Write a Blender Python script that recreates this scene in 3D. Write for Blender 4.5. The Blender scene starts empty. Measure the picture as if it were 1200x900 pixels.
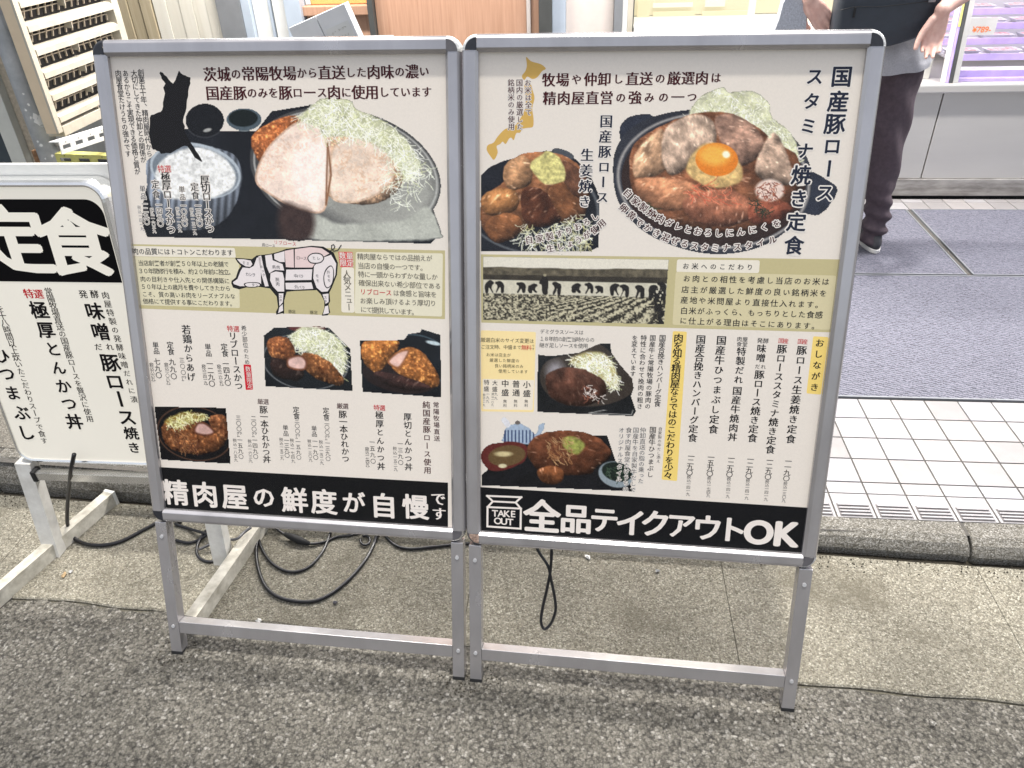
import bpy, bmesh, math, random
import numpy as np
from mathutils import Vector, Matrix
random.seed(7)
rng = np.random.default_rng(11)
scene = bpy.context.scene
COL = scene.collection
R = math.radians

# ------------------------------------------------------------------ camera
F_PX, PITCH, ROLL, EYE = 893.24, 0.58557, -0.037208, 1.5
_cp, _sp, _cr, _sr = math.cos(PITCH), math.sin(PITCH), math.cos(ROLL), math.sin(ROLL)
FW = np.array([0, _cp, -_sp]); _up = np.array([0, _sp, _cp]); _rt = np.array([1., 0, 0])
RT = _cr * _rt + _sr * _up; UP = -_sr * _rt + _cr * _up
cam = bpy.data.cameras.new('camera'); co = bpy.data.objects.new('camera', cam); COL.objects.link(co)
cam.sensor_width = 36; cam.lens = F_PX / 1200 * 36; cam.clip_end = 500; cam.clip_start = 0.02
co.matrix_world = Matrix(((RT[0], UP[0], -FW[0], 0), (RT[1], UP[1], -FW[1], 0), (RT[2], UP[2], -FW[2], EYE), (0, 0, 0, 1)))
scene.camera = co
# ------------------------------------------------------------------ world, sun, exposure
w = bpy.data.worlds.new('World'); scene.world = w; w.use_nodes = True
wt = w.node_tree; wt.nodes.clear()
sky = wt.nodes.new('ShaderNodeTexSky'); sky.sky_type = 'NISHITA'; sky.sun_disc = False
sky.sun_elevation = R(89); sky.sun_rotation = R(8); sky.air_density = 0.7; sky.dust_density = 2.5; sky.ozone_density = 0.6
hs = wt.nodes.new('ShaderNodeHueSaturation'); hs.inputs['Saturation'].default_value = 0.42
bg = wt.nodes.new('ShaderNodeBackground'); bg.inputs['Strength'].default_value = 0.15
wo = wt.nodes.new('ShaderNodeOutputWorld')
wt.links.new(sky.outputs[0], hs.inputs['Color']); wt.links.new(hs.outputs[0], bg.inputs[0]); wt.links.new(bg.outputs[0], wo.inputs[0])
sun = bpy.data.lights.new('sun', 'SUN'); sun.energy = 2.0; sun.angle = R(3.0); sun.color = (1, .965, .91)
so = bpy.data.objects.new('sun', sun); COL.objects.link(so)
_az = R(8.3)
_sd = Vector((-.02, math.sin(R(.8)), 1.0)).normalized()
so.rotation_euler = _sd.to_track_quat('Z', 'Y').to_euler()
scene.view_settings.view_transform = 'Standard'; scene.view_settings.look = 'None'
scene.view_settings.exposure = 0.72; scene.view_settings.gamma = 1

# ------------------------------------------------------------------ frames of reference
TH = R(-6.3)                                                   # direction of the street
E2 = np.array([math.cos(TH), math.sin(TH)]); N2 = np.array([-math.sin(TH), math.cos(TH)])
def st(s, t, z=0): return (E2[0] * s + N2[0] * t, E2[1] * s + N2[1] * t, z)
def rays(u, v):
    u = np.asarray(u, float); v = np.asarray(v, float)
    return FW + RT * ((u - 600) / F_PX)[..., None] + UP * ((450 - v) / F_PX)[..., None]
def ground(u, v, z=0.0):                                       # surveyed point -> ground position
    d = rays(u, v); k = (z - EYE) / d[..., 2]
    return np.array([0, 0, EYE]) + d * k[..., None]
def lin(c): return tuple((x / 255 / 12.92) if x / 255 <= .04045 else ((x / 255 + .055) / 1.055) ** 2.4 for x in c)
def linA(a):
    a = np.clip(a, 0, 255) / 255
    return np.where(a <= .04045, a / 12.92, ((a + .055) / 1.055) ** 2.4)

# ------------------------------------------------------------------ materials
def newmat(name):
    m = bpy.data.materials.new(name); m.use_nodes = True
    nt = m.node_tree; b = nt.nodes['Principled BSDF']
    return m, nt, b
def nd(nt, t, **k):
    n = nt.nodes.new(t)
    for a, v in k.items():
        if a in n.inputs: n.inputs[a].default_value = v
        else: setattr(n, a, v)
    return n
def mat(name, c, rough=.6, metal=0, var=.12, scale=30, bump=.0, bscale=None, stretch=None, c2=None, spec=.5, em=None, coat=0, detail=6):
    m, nt, b = newmat(name)
    b.inputs['Roughness'].default_value = rough; b.inputs['Metallic'].default_value = metal
    b.inputs['Specular IOR Level'].default_value = spec
    if coat: b.inputs['Coat Weight'].default_value = coat; b.inputs['Coat Roughness'].default_value = .08
    tc = nd(nt, 'ShaderNodeTexCoord'); mp = nd(nt, 'ShaderNodeMapping')
    if stretch: mp.inputs['Scale'].default_value = stretch
    nt.links.new(tc.outputs['Object'], mp.inputs[0])
    n = nd(nt, 'ShaderNodeTexNoise'); n.inputs['Scale'].default_value = scale; n.inputs['Detail'].default_value = detail; n.inputs['Roughness'].default_value = .62
    nt.links.new(mp.outputs[0], n.inputs['Vector'])
    r = nd(nt, 'ShaderNodeValToRGB'); e = r.color_ramp.elements
    c2 = c2 or tuple(min(1, x * (1 + var)) for x in c); c1 = tuple(x * (1 - var) for x in c) if c2 is not None else c
    e[0].position = .3; e[1].position = .7; e[0].color = (*c1, 1); e[1].color = (*c2, 1)
    nt.links.new(n.outputs[0], r.inputs[0]); nt.links.new(r.outputs[0], b.inputs['Base Color'])
    rr = nd(nt, 'ShaderNodeMapRange'); rr.inputs['To Min'].default_value = max(.02, rough - .08); rr.inputs['To Max'].default_value = min(1, rough + .1)
    nt.links.new(n.outputs[0], rr.inputs[0]); nt.links.new(rr.outputs[0], b.inputs['Roughness'])
    if bump:
        n2 = nd(nt, 'ShaderNodeTexNoise'); n2.inputs['Scale'].default_value = bscale or scale * 4; n2.inputs['Detail'].default_value = 4
        nt.links.new(mp.outputs[0], n2.inputs['Vector'])
        bp = nd(nt, 'ShaderNodeBump'); bp.inputs['Strength'].default_value = min(1, bump); bp.inputs['Distance'].default_value = .002 * max(1, bump)
        nt.links.new(n2.outputs[0], bp.inputs['Height']); nt.links.new(bp.outputs[0], b.inputs['Normal'])
    if em: b.inputs['Emission Color'].default_value = (*em[0], 1); b.inputs['Emission Strength'].default_value = em[1]
    return m
def aggregate(name, cols, scale, bump, big=.25, gap=.35, rough=.75, binder=(.02, .02, .02), fine=0, dirt=None):
    """stones set in a binder: voronoi cells coloured one by one, dark joints, broad mottling"""
    m, nt, b = newmat(name); L = nt.links.new
    tc = nd(nt, 'ShaderNodeTexCoord')
    wn = nd(nt, 'ShaderNodeTexNoise', Scale=scale * 1.1, Detail=4., Roughness=.7); L(tc.outputs['Object'], wn.inputs['Vector'])
    v2 = nd(nt, 'ShaderNodeTexVoronoi', Scale=float(scale) * 2.3); L(tc.outputs['Object'], v2.inputs['Vector']); sp2 = nd(nt, 'ShaderNodeSeparateColor'); L(v2.outputs['Color'], sp2.inputs[0])
    va = nd(nt, 'ShaderNodeVectorMath', operation='MULTIPLY_ADD'); va.inputs[1].default_value = (2.1 / scale,) * 3
    L(wn.outputs['Color'], va.inputs[0]); L(tc.outputs['Object'], va.inputs[2])
    v = nd(nt, 'ShaderNodeTexVoronoi', Scale=float(scale)); L(va.outputs[0], v.inputs['Vector'])
    sep = nd(nt, 'ShaderNodeSeparateColor'); L(v.outputs['Color'], sep.inputs[0])
    r = nd(nt, 'ShaderNodeValToRGB'); r.color_ramp.interpolation = 'LINEAR'
    el = r.color_ramp.elements
    while len(el) < len(cols): el.new(.5)
    for i, (p, c) in enumerate(cols): el[i].position = p; el[i].color = (*c, 1)
    L(sep.outputs[0], r.inputs[0])
    ed = nd(nt, 'ShaderNodeMapRange'); ed.inputs['From Min'].default_value = .42; ed.inputs['From Max'].default_value = .42 + gap
    L(v.outputs['Distance'], ed.inputs[0])
    mx = nd(nt, 'ShaderNodeMix', data_type='RGBA'); mx.inputs['B'].default_value = (*binder, 1)
    mx.inputs[7].default_value = (*binder, 1)
    L(ed.outputs[0], mx.inputs[0]); L(r.outputs[0], mx.inputs[6])
    bn = nd(nt, 'ShaderNodeTexNoise', Scale=3.2, Detail=5.); L(tc.outputs['Object'], bn.inputs['Vector'])
    bm_ = nd(nt, 'ShaderNodeMapRange'); bm_.inputs['From Min'].default_value = .3; bm_.inputs['From Max'].default_value = .7
    bm_.inputs['To Min'].default_value = 1 - big; bm_.inputs['To Max'].default_value = 1 + big
    L(bn.outputs[0], bm_.inputs[0])
    mu = nd(nt, 'ShaderNodeVectorMath', operation='MULTIPLY'); L(mx.outputs[2], mu.inputs[0]); L(bm_.outputs[0], mu.inputs[1])
    q2 = nd(nt, 'ShaderNodeMapRange'); q2.inputs['To Min'].default_value = .72; q2.inputs['To Max'].default_value = 1.28; L(sp2.outputs[0], q2.inputs[0])
    mu2 = nd(nt, 'ShaderNodeVectorMath', operation='MULTIPLY'); L(mu.outputs[0], mu2.inputs[0]); L(q2.outputs[0], mu2.inputs[1])
    out = mu2.outputs[0]
    if dirt:                                                   # (material colour of the dirt, noise scale, threshold)
        dn = nd(nt, 'ShaderNodeTexNoise', Scale=dirt[1], Detail=8., Roughness=.7); L(tc.outputs['Object'], dn.inputs['Vector'])
        dr = nd(nt, 'ShaderNodeMapRange'); dr.inputs['From Min'].default_value = dirt[2]; dr.inputs['From Max'].default_value = dirt[2] + .12
        dr.inputs['To Max'].default_value = .75
        L(dn.outputs[0], dr.inputs[0])
        m2 = nd(nt, 'ShaderNodeMix', data_type='RGBA'); m2.inputs[7].default_value = (*dirt[0], 1)
        L(dr.outputs[0], m2.inputs[0]); L(out, m2.inputs[6]); out = m2.outputs[2]
    L(out, b.inputs['Base Color']); b.inputs['Roughness'].default_value = rough; b.inputs['Specular IOR Level'].default_value = .35
    hn = nd(nt, 'ShaderNodeTexNoise', Scale=scale * 2.4, Detail=6., Roughness=.75); L(tc.outputs['Object'], hn.inputs['Vector'])
    hm = nd(nt, 'ShaderNodeMath', operation='MULTIPLY_ADD'); hm.inputs[1].default_value = -.75; L(v.outputs['Distance'], hm.inputs[0]); L(hn.outputs[0], hm.inputs[2])
    h2 = nd(nt, 'ShaderNodeMath', operation='ADD'); L(hm.outputs[0], h2.inputs[0]); L(sep.outputs[1], h2.inputs[1])
    h3 = nd(nt, 'ShaderNodeMath', operation='MULTIPLY_ADD'); h3.inputs[1].default_value = .55; L(sp2.outputs[1], h3.inputs[0]); L(h2.outputs[0], h3.inputs[2]); h2 = h3
    bp = nd(nt, 'ShaderNodeBump'); bp.inputs['Strength'].default_value = 1; bp.inputs['Distance'].default_value = bump
    L(h2.outputs[0], bp.inputs['Height']); L(bp.outputs[0], b.inputs['Normal'])
    return m
def attrmat(name, rough=.5):
    m, nt, b = newmat(name); a = nd(nt, 'ShaderNodeAttribute', attribute_name='print'); a.attribute_type = 'GEOMETRY'
    nt.links.new(a.outputs['Color'], b.inputs['Base Color']); b.inputs['Roughness'].default_value = rough; b.inputs['Specular IOR Level'].default_value = .08
    return m
def flat(name, c255, rough=.55, k=1.0):
    m, nt, b = newmat(name); c = tuple(x * k for x in lin(c255))
    tc = nd(nt, 'ShaderNodeTexCoord'); n = nd(nt, 'ShaderNodeTexNoise', Scale=240., Detail=2.)
    nt.links.new(tc.outputs['Object'], n.inputs['Vector'])
    mr = nd(nt, 'ShaderNodeMapRange'); mr.inputs['To Min'].default_value = .955; mr.inputs['To Max'].default_value = 1.045
    nt.links.new(n.outputs[0], mr.inputs[0])
    mu = nd(nt, 'ShaderNodeVectorMath', operation='MULTIPLY'); mu.inputs[0].default_value = c
    nt.links.new(mr.outputs[0], mu.inputs[1]); nt.links.new(mu.outputs[0], b.inputs['Base Color'])
    b.inputs['Roughness'].default_value = rough; b.inputs['Specular IOR Level'].default_value = .08
    return m
M = {}
M['alu'] = mat('satin_aluminium', (.45, .437, .44), .24, .66, .08, 7, 0, 260, stretch=(1.5, 1.5, .4), c2=(.53, .515, .52))
M['alu_bright'] = mat('polished_aluminium', (.86, .86, .84), .22, .9, .05, 12)
M['alu_dull'] = mat('dull_aluminium', (.62, .62, .62), .5, .5, .12, 14, .2, 200)
M['cap_black'] = mat('black_plastic', (.018, .019, .024), .35, 0, .3, 60, .2, 200)
M['cap_grey'] = mat('grey_plastic', (.10, .095, .10), .4, 0, .2, 60, .2, 200)
M['cap_peeled'] = mat('peeled_plastic', (.12, .07, .05), .5, 0, .3, 160, .5, 300, c2=(.62, .44, .34))
M['cap_rim'] = mat('worn_clear_plastic', (.42, .43, .42), .3, .1, .3, 220, .4, 500, c2=(.85, .85, .83))
M['rubber'] = mat('black_rubber', (.012, .012, .012), .7, 0, .3, 50)
M['cable'] = mat('black_cable_sheath', (.012, .012, .014), .32, 0, .2, 50)
M['cable_grey'] = mat('grey_cable_sheath', (.10, .10, .105), .35, 0, .2, 50)
M['back'] = mat('dark_backing_panel', (.08, .08, .085), .6, 0, .15, 30)
M['white_paint'] = mat('worn_white_paint', (.62, .60, .55), .5, 0, .12, 22, .25, 160, c2=(.74, .73, .68))
M['whitefoot'] = mat('scuffed_white_foot', (.42, .39, .31), .6, 0, .2, 26, .4, 120, c2=(.70, .67, .58))
M['acrylic'] = mat('milky_acrylic_panel', (.72, .69, .60), .3, 0, .02, 3, spec=.5, em=((1.0, .93, .80), .20))
M['white'] = mat('white_plastic', (.70, .70, .66), .4, 0, .05, 20)
M['asphalt'] = aggregate('asphalt', [(0, (.082, .076, .062)), (.3, (.160, .149, .124)), (.85, (.212, .199, .168)), (1, (.35, .333, .295))], 150, .0030, .22, .5, .76, (.040, .037, .032), dirt=((.075, .07, .052), 2.6, .58))
M['concrete'] = aggregate('gutter_concrete', [(0, (.12, .108, .078)), (.3, (.262, .242, .188)), (.75, (.33, .308, .243)), (1, (.48, .455, .375))], 250, .0020, .20, .5, .8, (.19, .176, .14), dirt=((.14, .125, .09), 2.3, .53))
M['kerb'] = aggregate('kerb_concrete', [(0, (.14, .13, .105)), (.35, (.28, .265, .23)), (.8, (.36, .345, .31)), (1, (.50, .48, .44))], 260, .0028, .14, .5, .8, (.12, .11, .085), dirt=((.07, .06, .038), 4.5, .60))
M['paving'] = aggregate('grey_paving', [(0, (.12, .11, .09)), (1, (.30, .28, .24))], 260, .0015, .2, .5, .8, (.14, .13, .11), dirt=((.10, .085, .05), 2.0, .58))
M['grit'] = mat('gutter_grit', (.016, .014, .009), .9, 0, .4, 200, c2=(.06, .05, .033))
M['joint'] = mat('sandy_joint', (.13, .12, .09), .9, 0, .3, 160)
M['grout'] = mat('dark_grout', (.075, .070, .062), .95, 0, .3, 90)
M['tile'] = [mat('porcelain_tile_%s' % n, c, .38, 0, .05, 18, .15, 300, c2=tuple(x * 1.1 for x in c)) for n, c in
             (('white', (.262, .254, .257)), ('warm', (.25, .236, .230)), ('cool', (.245, .241, .256)), ('worn', (.215, .205, .202)))]
M['steel'] = mat('brushed_stainless', (.64, .625, .59), .40, .70, .04, 2.2, .08, 120, stretch=(.5, 3, 3))
M['steel_dirty'] = mat('grimy_stainless', (.30, .28, .26), .45, .7, .35, 9, .4, 60, stretch=(.6, 1, 3), c2=(.55, .53, .50))
M['cream'] = mat('cream_plastic', (.44, .405, .335), .42, 0, .07, 12, c2=(.50, .47, .395))
M['cream_edge'] = mat('cream_wall_trim', (.66, .54, .38), .5, 0, .05, 12)
M['dark'] = mat('dark_interior', (.012, .012, .013), .7, 0, .2, 20)
M['lattice'] = mat('dusty_lattice', (.48, .42, .33), .6, 0, .25, 70)
M['pipe'] = mat('grey_pvc_pipe', (.36, .39, .42), .38, 0, .14, 14, .2, 60, c2=(.50, .53, .55))
M['rust'] = mat('rusty_steel', (.16, .07, .03), .85, 0, .4, 60, .8, 160, c2=(.35, .20, .10))
M['flake'] = mat('bare_white_paint_flake', (.75, .76, .74), .5, 0, .05, 40)
M['slategrey'] = mat('slate_grey_panel', (.035, .05, .06), .5, 0, .15, 12)
M['palegrey'] = mat('pale_grey_coping', (.55, .56, .51), .55, 0, .08, 10)
M['yellow'] = mat('yellow_painted_steel', (.52, .50, .16), .45, 0, .15, 40)
M['wood'] = mat('salmon_wood_laminate', (.36, .20, .128), .42, 0, .10, 9, .1, 40, stretch=(9, 9, .35), c2=(.45, .275, .19))
M['wood_tan'] = mat('tan_wood_cladding', (.33, .27, .17), .5, 0, .12, 7, .1, 40, stretch=(8, 8, .3), c2=(.44, .38, .27))
M['orange'] = mat('orange_laminate', (.72, .33, .11), .5, 0, .06, 8)
M['curtain'] = mat('cream_roller_blind', (.56, .53, .45), .6, 0, .04, 4, stretch=(6, 6, .3), c2=(.63, .61, .55))
M['frame_grey'] = mat('grey_metal_frame', (.19, .20, .215), .45, .2, .08, 12)
M['frame_dark'] = mat('charcoal_metal_frame', (.06, .063, .062), .45, .2, .12, 12)
M['frame_blue'] = mat('pale_blue_metal_frame', (.40, .46, .54), .4, .2, .06, 12)
M['frame_white'] = mat('white_metal_frame', (.62, .63, .62), .4, .1, .04, 12)
M['beige_door'] = mat('beige_door_panel', (.52, .47, .44), .5, 0, .04, 30)
M['leg_cloth'] = mat('dark_brown_cotton', (.085, .062, .072), .85, 0, .2, 60, .6, 500)
M['tee'] = mat('pale_grey_jersey', (.42, .42, .44), .9, 0, .15, 200, .4, 500)
M['check'] = mat('grey_check_cloth', (.46, .48, .52), .85, 0, .3, 160, .4, 400)
M['skin'] = mat('skin', (.76, .44, .36), .5, 0, .10, 40, .15, 300, c2=(.82, .55, .46))
M['hair'] = mat('black_hair', (.015, .012, .010), .5, 0, .3, 80, .6, 300, stretch=(4, 4, .5))
M['bag'] = mat('dark_slate_nylon', (.036, .044, .056), .55, 0, .12, 30, .25, 600)
M['zip'] = mat('dull_metal_zip', (.35, .36, .38), .35, .9, .1, 60)
M['shoe'] = mat('charcoal_shoe_cloth', (.05, .05, .055), .8, 0, .2, 80, .4, 400)
M['sole'] = mat('white_rubber_sole', (.62, .61, .58), .6, 0, .08, 40)
M['scrap'] = mat('crumpled_paper', (.62, .61, .58), .8, 0, .1, 60)
M['leaf'] = mat('dry_leaf', (.34, .24, .13), .8, 0, .2, 60)
M['tray_white'] = mat('white_styrene_tray', (.55, .53, .62), .35, 0, .03, 30)
M['meat_pink'] = mat('packed_meat', (.62, .20, .26), .35, 0, .3, 60, c2=(.78, .52, .55))
M['meat_violet'] = mat('violet_price_rail', (.40, .32, .62), .4, 0, .1, 20)
M['printed'] = attrmat('printed_photograph', .45)
def emis(name, c, s, var=0):
    m, nt, b = newmat(name); b.inputs['Base Color'].default_value = (.16, .15, .13, 1)
    b.inputs['Emission Color'].default_value = (*c, 1); b.inputs['Emission Strength'].default_value = s
    if var:
        tc = nd(nt, 'ShaderNodeTexCoord'); n = nd(nt, 'ShaderNodeTexNoise', Scale=3., Detail=3.); nt.links.new(tc.outputs['Object'], n.inputs['Vector'])
        mr = nd(nt, 'ShaderNodeMapRange'); mr.inputs['To Min'].default_value = s * (1 - var); mr.inputs['To Max'].default_value = s * (1 + var)
        nt.links.new(n.outputs[0], mr.inputs[0]); nt.links.new(mr.outputs[0], b.inputs['Emission Strength'])
    return m
M['lamp_violet'] = emis('violet_white_case_lamp', (.80, .72, 1.0), 6)
M['lamp_warm'] = emis('warm_shop_lamp', (1.0, .93, .72), 6)
M['lit_back'] = emis('lit_case_back', (.86, .80, 1.0), .42, .1)
M['lit_window'] = emis('lit_shop_interior', (1.0, .90, .56), .46, .10)
M['lit_shelf'] = emis('lit_shop_shelf', (1.0, .97, .80), .55, .06)
M['lit_card'] = emis('lit_shop_card', (1.0, .86, .50), .50, .1)
def mat_mat():
    m, nt, b = newmat('blue_grey_ribbed_carpet'); L = nt.links.new
    tc = nd(nt, 'ShaderNodeTexCoord'); mp = nd(nt, 'ShaderNodeMapping'); mp.inputs['Rotation'].default_value = (0, 0, R(24)); L(tc.outputs['Object'], mp.inputs[0])
    wv = nd(nt, 'ShaderNodeTexWave', Scale=24., Distortion=5.5, Detail=3.); wv.bands_direction = 'Y'; wv.inputs['Detail Scale'].default_value = 3.2
    L(mp.outputs[0], wv.inputs['Vector'])
    n = nd(nt, 'ShaderNodeTexNoise', Scale=260., Detail=4.); L(tc.outputs['Object'], n.inputs['Vector'])
    ad = nd(nt, 'ShaderNodeMath', operation='MULTIPLY_ADD'); ad.inputs[1].default_value = .36; L(wv.outputs[1], ad.inputs[0]); L(n.outputs[0], ad.inputs[2])
    r = nd(nt, 'ShaderNodeValToRGB'); e = r.color_ramp.elements; e[0].position = .42; e[0].color = (.030, .032, .045, 1); e[1].position = .80; e[1].color = (.175, .176, .218, 1)
    L(ad.outputs[0], r.inputs[0]); L(r.outputs[0], b.inputs['Base Color']); b.inputs['Roughness'].default_value = .9
    bp = nd(nt, 'ShaderNodeBump'); bp.inputs['Strength'].default_value = .8; bp.inputs['Distance'].default_value = .007
    L(ad.outputs[0], bp.inputs['Height']); L(bp.outputs[0], b.inputs['Normal'])
    return m
M['mat'] = mat_mat()
def cover_mat():
    m = bpy.data.materials.new('clear_cover_sheet'); m.use_nodes = True; nt = m.node_tree; nt.nodes.clear(); L = nt.links.new
    o = nd(nt, 'ShaderNodeOutputMaterial'); t = nd(nt, 'ShaderNodeBsdfTransparent'); g = nd(nt, 'ShaderNodeBsdfGlossy', Roughness=.04)
    t.inputs[0].default_value = (.975, .97, .96, 1)
    lw_ = nd(nt, 'ShaderNodeLayerWeight'); pw = nd(nt, 'ShaderNodeMath', operation='POWER'); pw.inputs[1].default_value = 5; L(lw_.outputs['Facing'], pw.inputs[0])
    f = nd(nt, 'ShaderNodeMath', operation='MULTIPLY_ADD'); f.inputs[1].default_value = .5; f.inputs[2].default_value = .022; L(pw.outputs[0], f.inputs[0])
    tc = nd(nt, 'ShaderNodeTexCoord'); n = nd(nt, 'ShaderNodeTexNoise', Scale=7., Detail=2.); L(tc.outputs['Object'], n.inputs['Vector'])
    bp = nd(nt, 'ShaderNodeBump', Strength=.35, Distance=.006); L(n.outputs[0], bp.inputs['Height']); L(bp.outputs[0], g.inputs['Normal'])
    mx = nd(nt, 'ShaderNodeMixShader'); L(f.outputs[0], mx.inputs[0]); L(t.outputs[0], mx.inputs[1]); L(g.outputs[0], mx.inputs[2]); L(mx.outputs[0], o.inputs[0])
    return m
M['cover'] = cover_mat()
M['glass'] = cover_mat(); M['glass'].name = 'case_glass'

# ------------------------------------------------------------------ mesh builder
class MB:
    def __init__(s): s.v = []; s.f = []; s.mi = []
    def add(s, vs, fs, mi=0):
        k = len(s.v); s.v += [tuple(map(float, p)) for p in vs]; s.f += [tuple(i + k for i in f) for f in fs]; s.mi += [mi] * len(fs)
        return s
    def box(s, x0, x1, y0, y1, z0, z1, bev=0, mi=0):
        if bev <= 0:
            vs = [(x, y, z) for z in (z0, z1) for y in (y0, y1) for x in (x0, x1)]
            return s.add(vs, [(0, 2, 3, 1), (4, 5, 7, 6), (0, 1, 5, 4), (2, 6, 7, 3), (0, 4, 6, 2), (1, 3, 7, 5)], mi)
        bm = bmesh.new(); bmesh.ops.create_cube(bm, size=1)
        bmesh.ops.scale(bm, vec=(x1 - x0, y1 - y0, z1 - z0), verts=bm.verts)
        bmesh.ops.translate(bm, vec=((x0 + x1) / 2, (y0 + y1) / 2, (z0 + z1) / 2), verts=bm.verts)
        bmesh.ops.bevel(bm, geom=bm.edges[:], offset=bev, segments=2, profile=.6, affect='EDGES')
        bm.verts.index_update(); s.add([v.co[:] for v in bm.verts], [[v.index for v in f.verts] for f in bm.faces], mi); bm.free(); return s
    def prism(s, pts, z0, z1, mi=0):
        n = len(pts)
        s.add([(x, y, z0) for x, y in pts] + [(x, y, z1) for x, y in pts],
              [tuple(range(n - 1, -1, -1)), tuple(range(n, 2 * n))] + [(i, (i + 1) % n, n + (i + 1) % n, n + i) for i in range(n)], mi); return s
    def sheet(s, pts, z, mi=0):
        s.add([(x, y, z) for x, y in pts], [tuple(range(len(pts)))], mi); return s
    def loft(s, rings, cap=True, closed=True, mi=0):
        n = len(rings[0]); k = n if closed else n - 1
        vs = [p for r in rings for p in r]
        fs = [(j * n + i, j * n + (i + 1) % n, (j + 1) * n + (i + 1) % n, (j + 1) * n + i) for j in range(len(rings) - 1) for i in range(k)]
        if cap: fs += [tuple(range(n - 1, -1, -1)), tuple(range((len(rings) - 1) * n, len(rings) * n))]
        return s.add(vs, fs, mi)
    def tube(s, pts, r, seg=8, cap=True, mi=0):
        P = [Vector(p) for p in pts]; rings = []
        rr = r if hasattr(r, '__len__') else [r] * len(P)
        up = Vector((0.13, .21, 1)).normalized()
        for i, p in enumerate(P):
            t = (P[min(i + 1, len(P) - 1)] - P[max(i - 1, 0)]).normalized()
            a = t.cross(up)
            if a.length < .05: a = t.cross(Vector((1, 0, 0)))
            a.normalize(); b = t.cross(a)
            rings.append([(p + (a * math.cos(k * 2 * math.pi / seg) + b * math.sin(k * 2 * math.pi / seg)) * rr[i])[:] for k in range(seg)])
        return s.loft(rings, cap, mi=mi)
    def build(s, name, m, parent=None, T=None, smooth=False, label=None, loc=None, rot=None):
        me = bpy.data.meshes.new(name)
        vs = s.v if T is None else [tuple(T(*p)) for p in s.v]
        me.from_pydata(vs, [], s.f); me.update()
        for mm in (m if isinstance(m, (list, tuple)) else [m]): me.materials.append(mm)
        if any(s.mi): me.polygons.foreach_set('material_index', s.mi)
        bm = bmesh.new(); bm.from_mesh(me); bmesh.ops.recalc_face_normals(bm, faces=bm.faces); bm.to_mesh(me); bm.free()
        if smooth: me.polygons.foreach_set('use_smooth', [True] * len(me.polygons))
        o = bpy.data.objects.new(name, me); COL.objects.link(o)
        if parent: o.parent = parent
        if label: o['label'] = label
        if loc: o.location = loc
        if rot is not None: o.rotation_euler = (0, 0, rot)
        return o
def tag(o, label=None, cat=None, group=None, kind=None):
    if label: o['label'] = label
    if cat: o['category'] = cat
    if group: o['group'] = group
    if kind: o['kind'] = kind
    return o
def thing(name, label, cat, loc=(0, 0, 0), rot=TH, group=None):
    o = bpy.data.objects.new(name, None); COL.objects.link(o); o.empty_display_size = .1
    o.location = loc; o.rotation_euler = (0, 0, rot); return tag(o, label, cat, group)
def copyobj(o, parent, loc=None, name=None):
    c = o.copy(); COL.objects.link(c); c.parent = parent
    if loc: c.location = loc
    return c
def catmull(pts, n=8):
    P = [np.array(p, float) for p in pts]; P = [2 * P[0] - P[1]] + P + [2 * P[-1] - P[-2]]; out = []
    for i in range(1, len(P) - 2):
        for k in range(n):
            t = k / n; a, b, c, d = P[i - 1], P[i], P[i + 1], P[i + 2]
            out.append(.5 * ((2 * b) + (-a + c) * t + (2 * a - 5 * b + 4 * c - d) * t * t + (-a + 3 * b - 3 * c + d) * t ** 3))
    out.append(P[-2]); return out

# ------------------------------------------------------------------ ground, gutter, kerb, pavement
def kerb_front(s): return 1.514 - .0434 * s
def crack(s): return float(np.interp(s, [-3, -1.48, -1.0, .535, .95, 3], [1.29, 1.205, 1.18, 1.083, 1.058, .93])) + .004 * math.sin(s * 9) + .003 * math.sin(s * 23)
def kz(s): return float(np.interp(s, [-.75, .05], [.105, .052]))
road = MB(); SS = list(np.arange(-3, 3.001, .022))
vs = []; fs = []
for s_ in SS: vs += [(s_, crack(s_) - .003 + .0028 * rng.standard_normal(), 0), (s_, crack(s_) - .004, -.03), (s_, -3.0, 0)]
n_ = len(SS)
for i in range(n_ - 1): fs += [(3 * i, 3 * i + 1, 3 * i + 4, 3 * i + 3), (3 * i, 3 * i + 3, 3 * i + 5, 3 * i + 2)]
road.add(vs, fs)
tag(road.build('road', M['asphalt'], rot=TH), 'coarse grey asphalt road in front of the signs', kind='structure')
g = MB(); g.add([(-60, -60, -.035), (60, -60, -.035), (60, 60, -.035), (-60, 60, -.035)], [(0, 1, 2, 3)])
g2 = g.build('ground', M['asphalt'], rot=TH); tag(g2, 'asphalt and soil beyond the street', kind='structure')
far = MB(); far.add([(-60, -60, -.001), (60, -60, -.001), (60, -3, -.001), (-60, -3, -.001), (-60, -3, -.001), (-3, -3, -.001), (-3, 1.3, -.001), (-60, 1.3, -.001), (3, -3, -.001), (60, -3, -.001), (60, .9, -.001), (3, .9, -.001)], [(0, 1, 2, 3), (4, 5, 6, 7), (8, 9, 10, 11)])
tag(far.build('road', M['asphalt'], rot=TH), 'far run of the asphalt road', kind='structure')
gut = MB(); gut.add([(-3, 1.0, -.012), (3, .8, -.012), (3, 1.5, -.012), (-3, 1.75, -.012)], [(0, 1, 2, 3)])
gutter = tag(gut.build('gutter', M['grit'], rot=TH), 'concrete gutter strip between road and kerb', kind='structure')
fj = MB()
for a_, b_ in zip(SS[:-1], SS[1:]): fj.add([(a_, crack(a_) - .014, -.005), (b_, crack(b_) - .014, -.005), (b_, crack(b_) + .012, -.005), (a_, crack(a_) + .012, -.005)], [(0, 1, 2, 3)])
fj.build('joint_filler', M['joint'], gutter)
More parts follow.
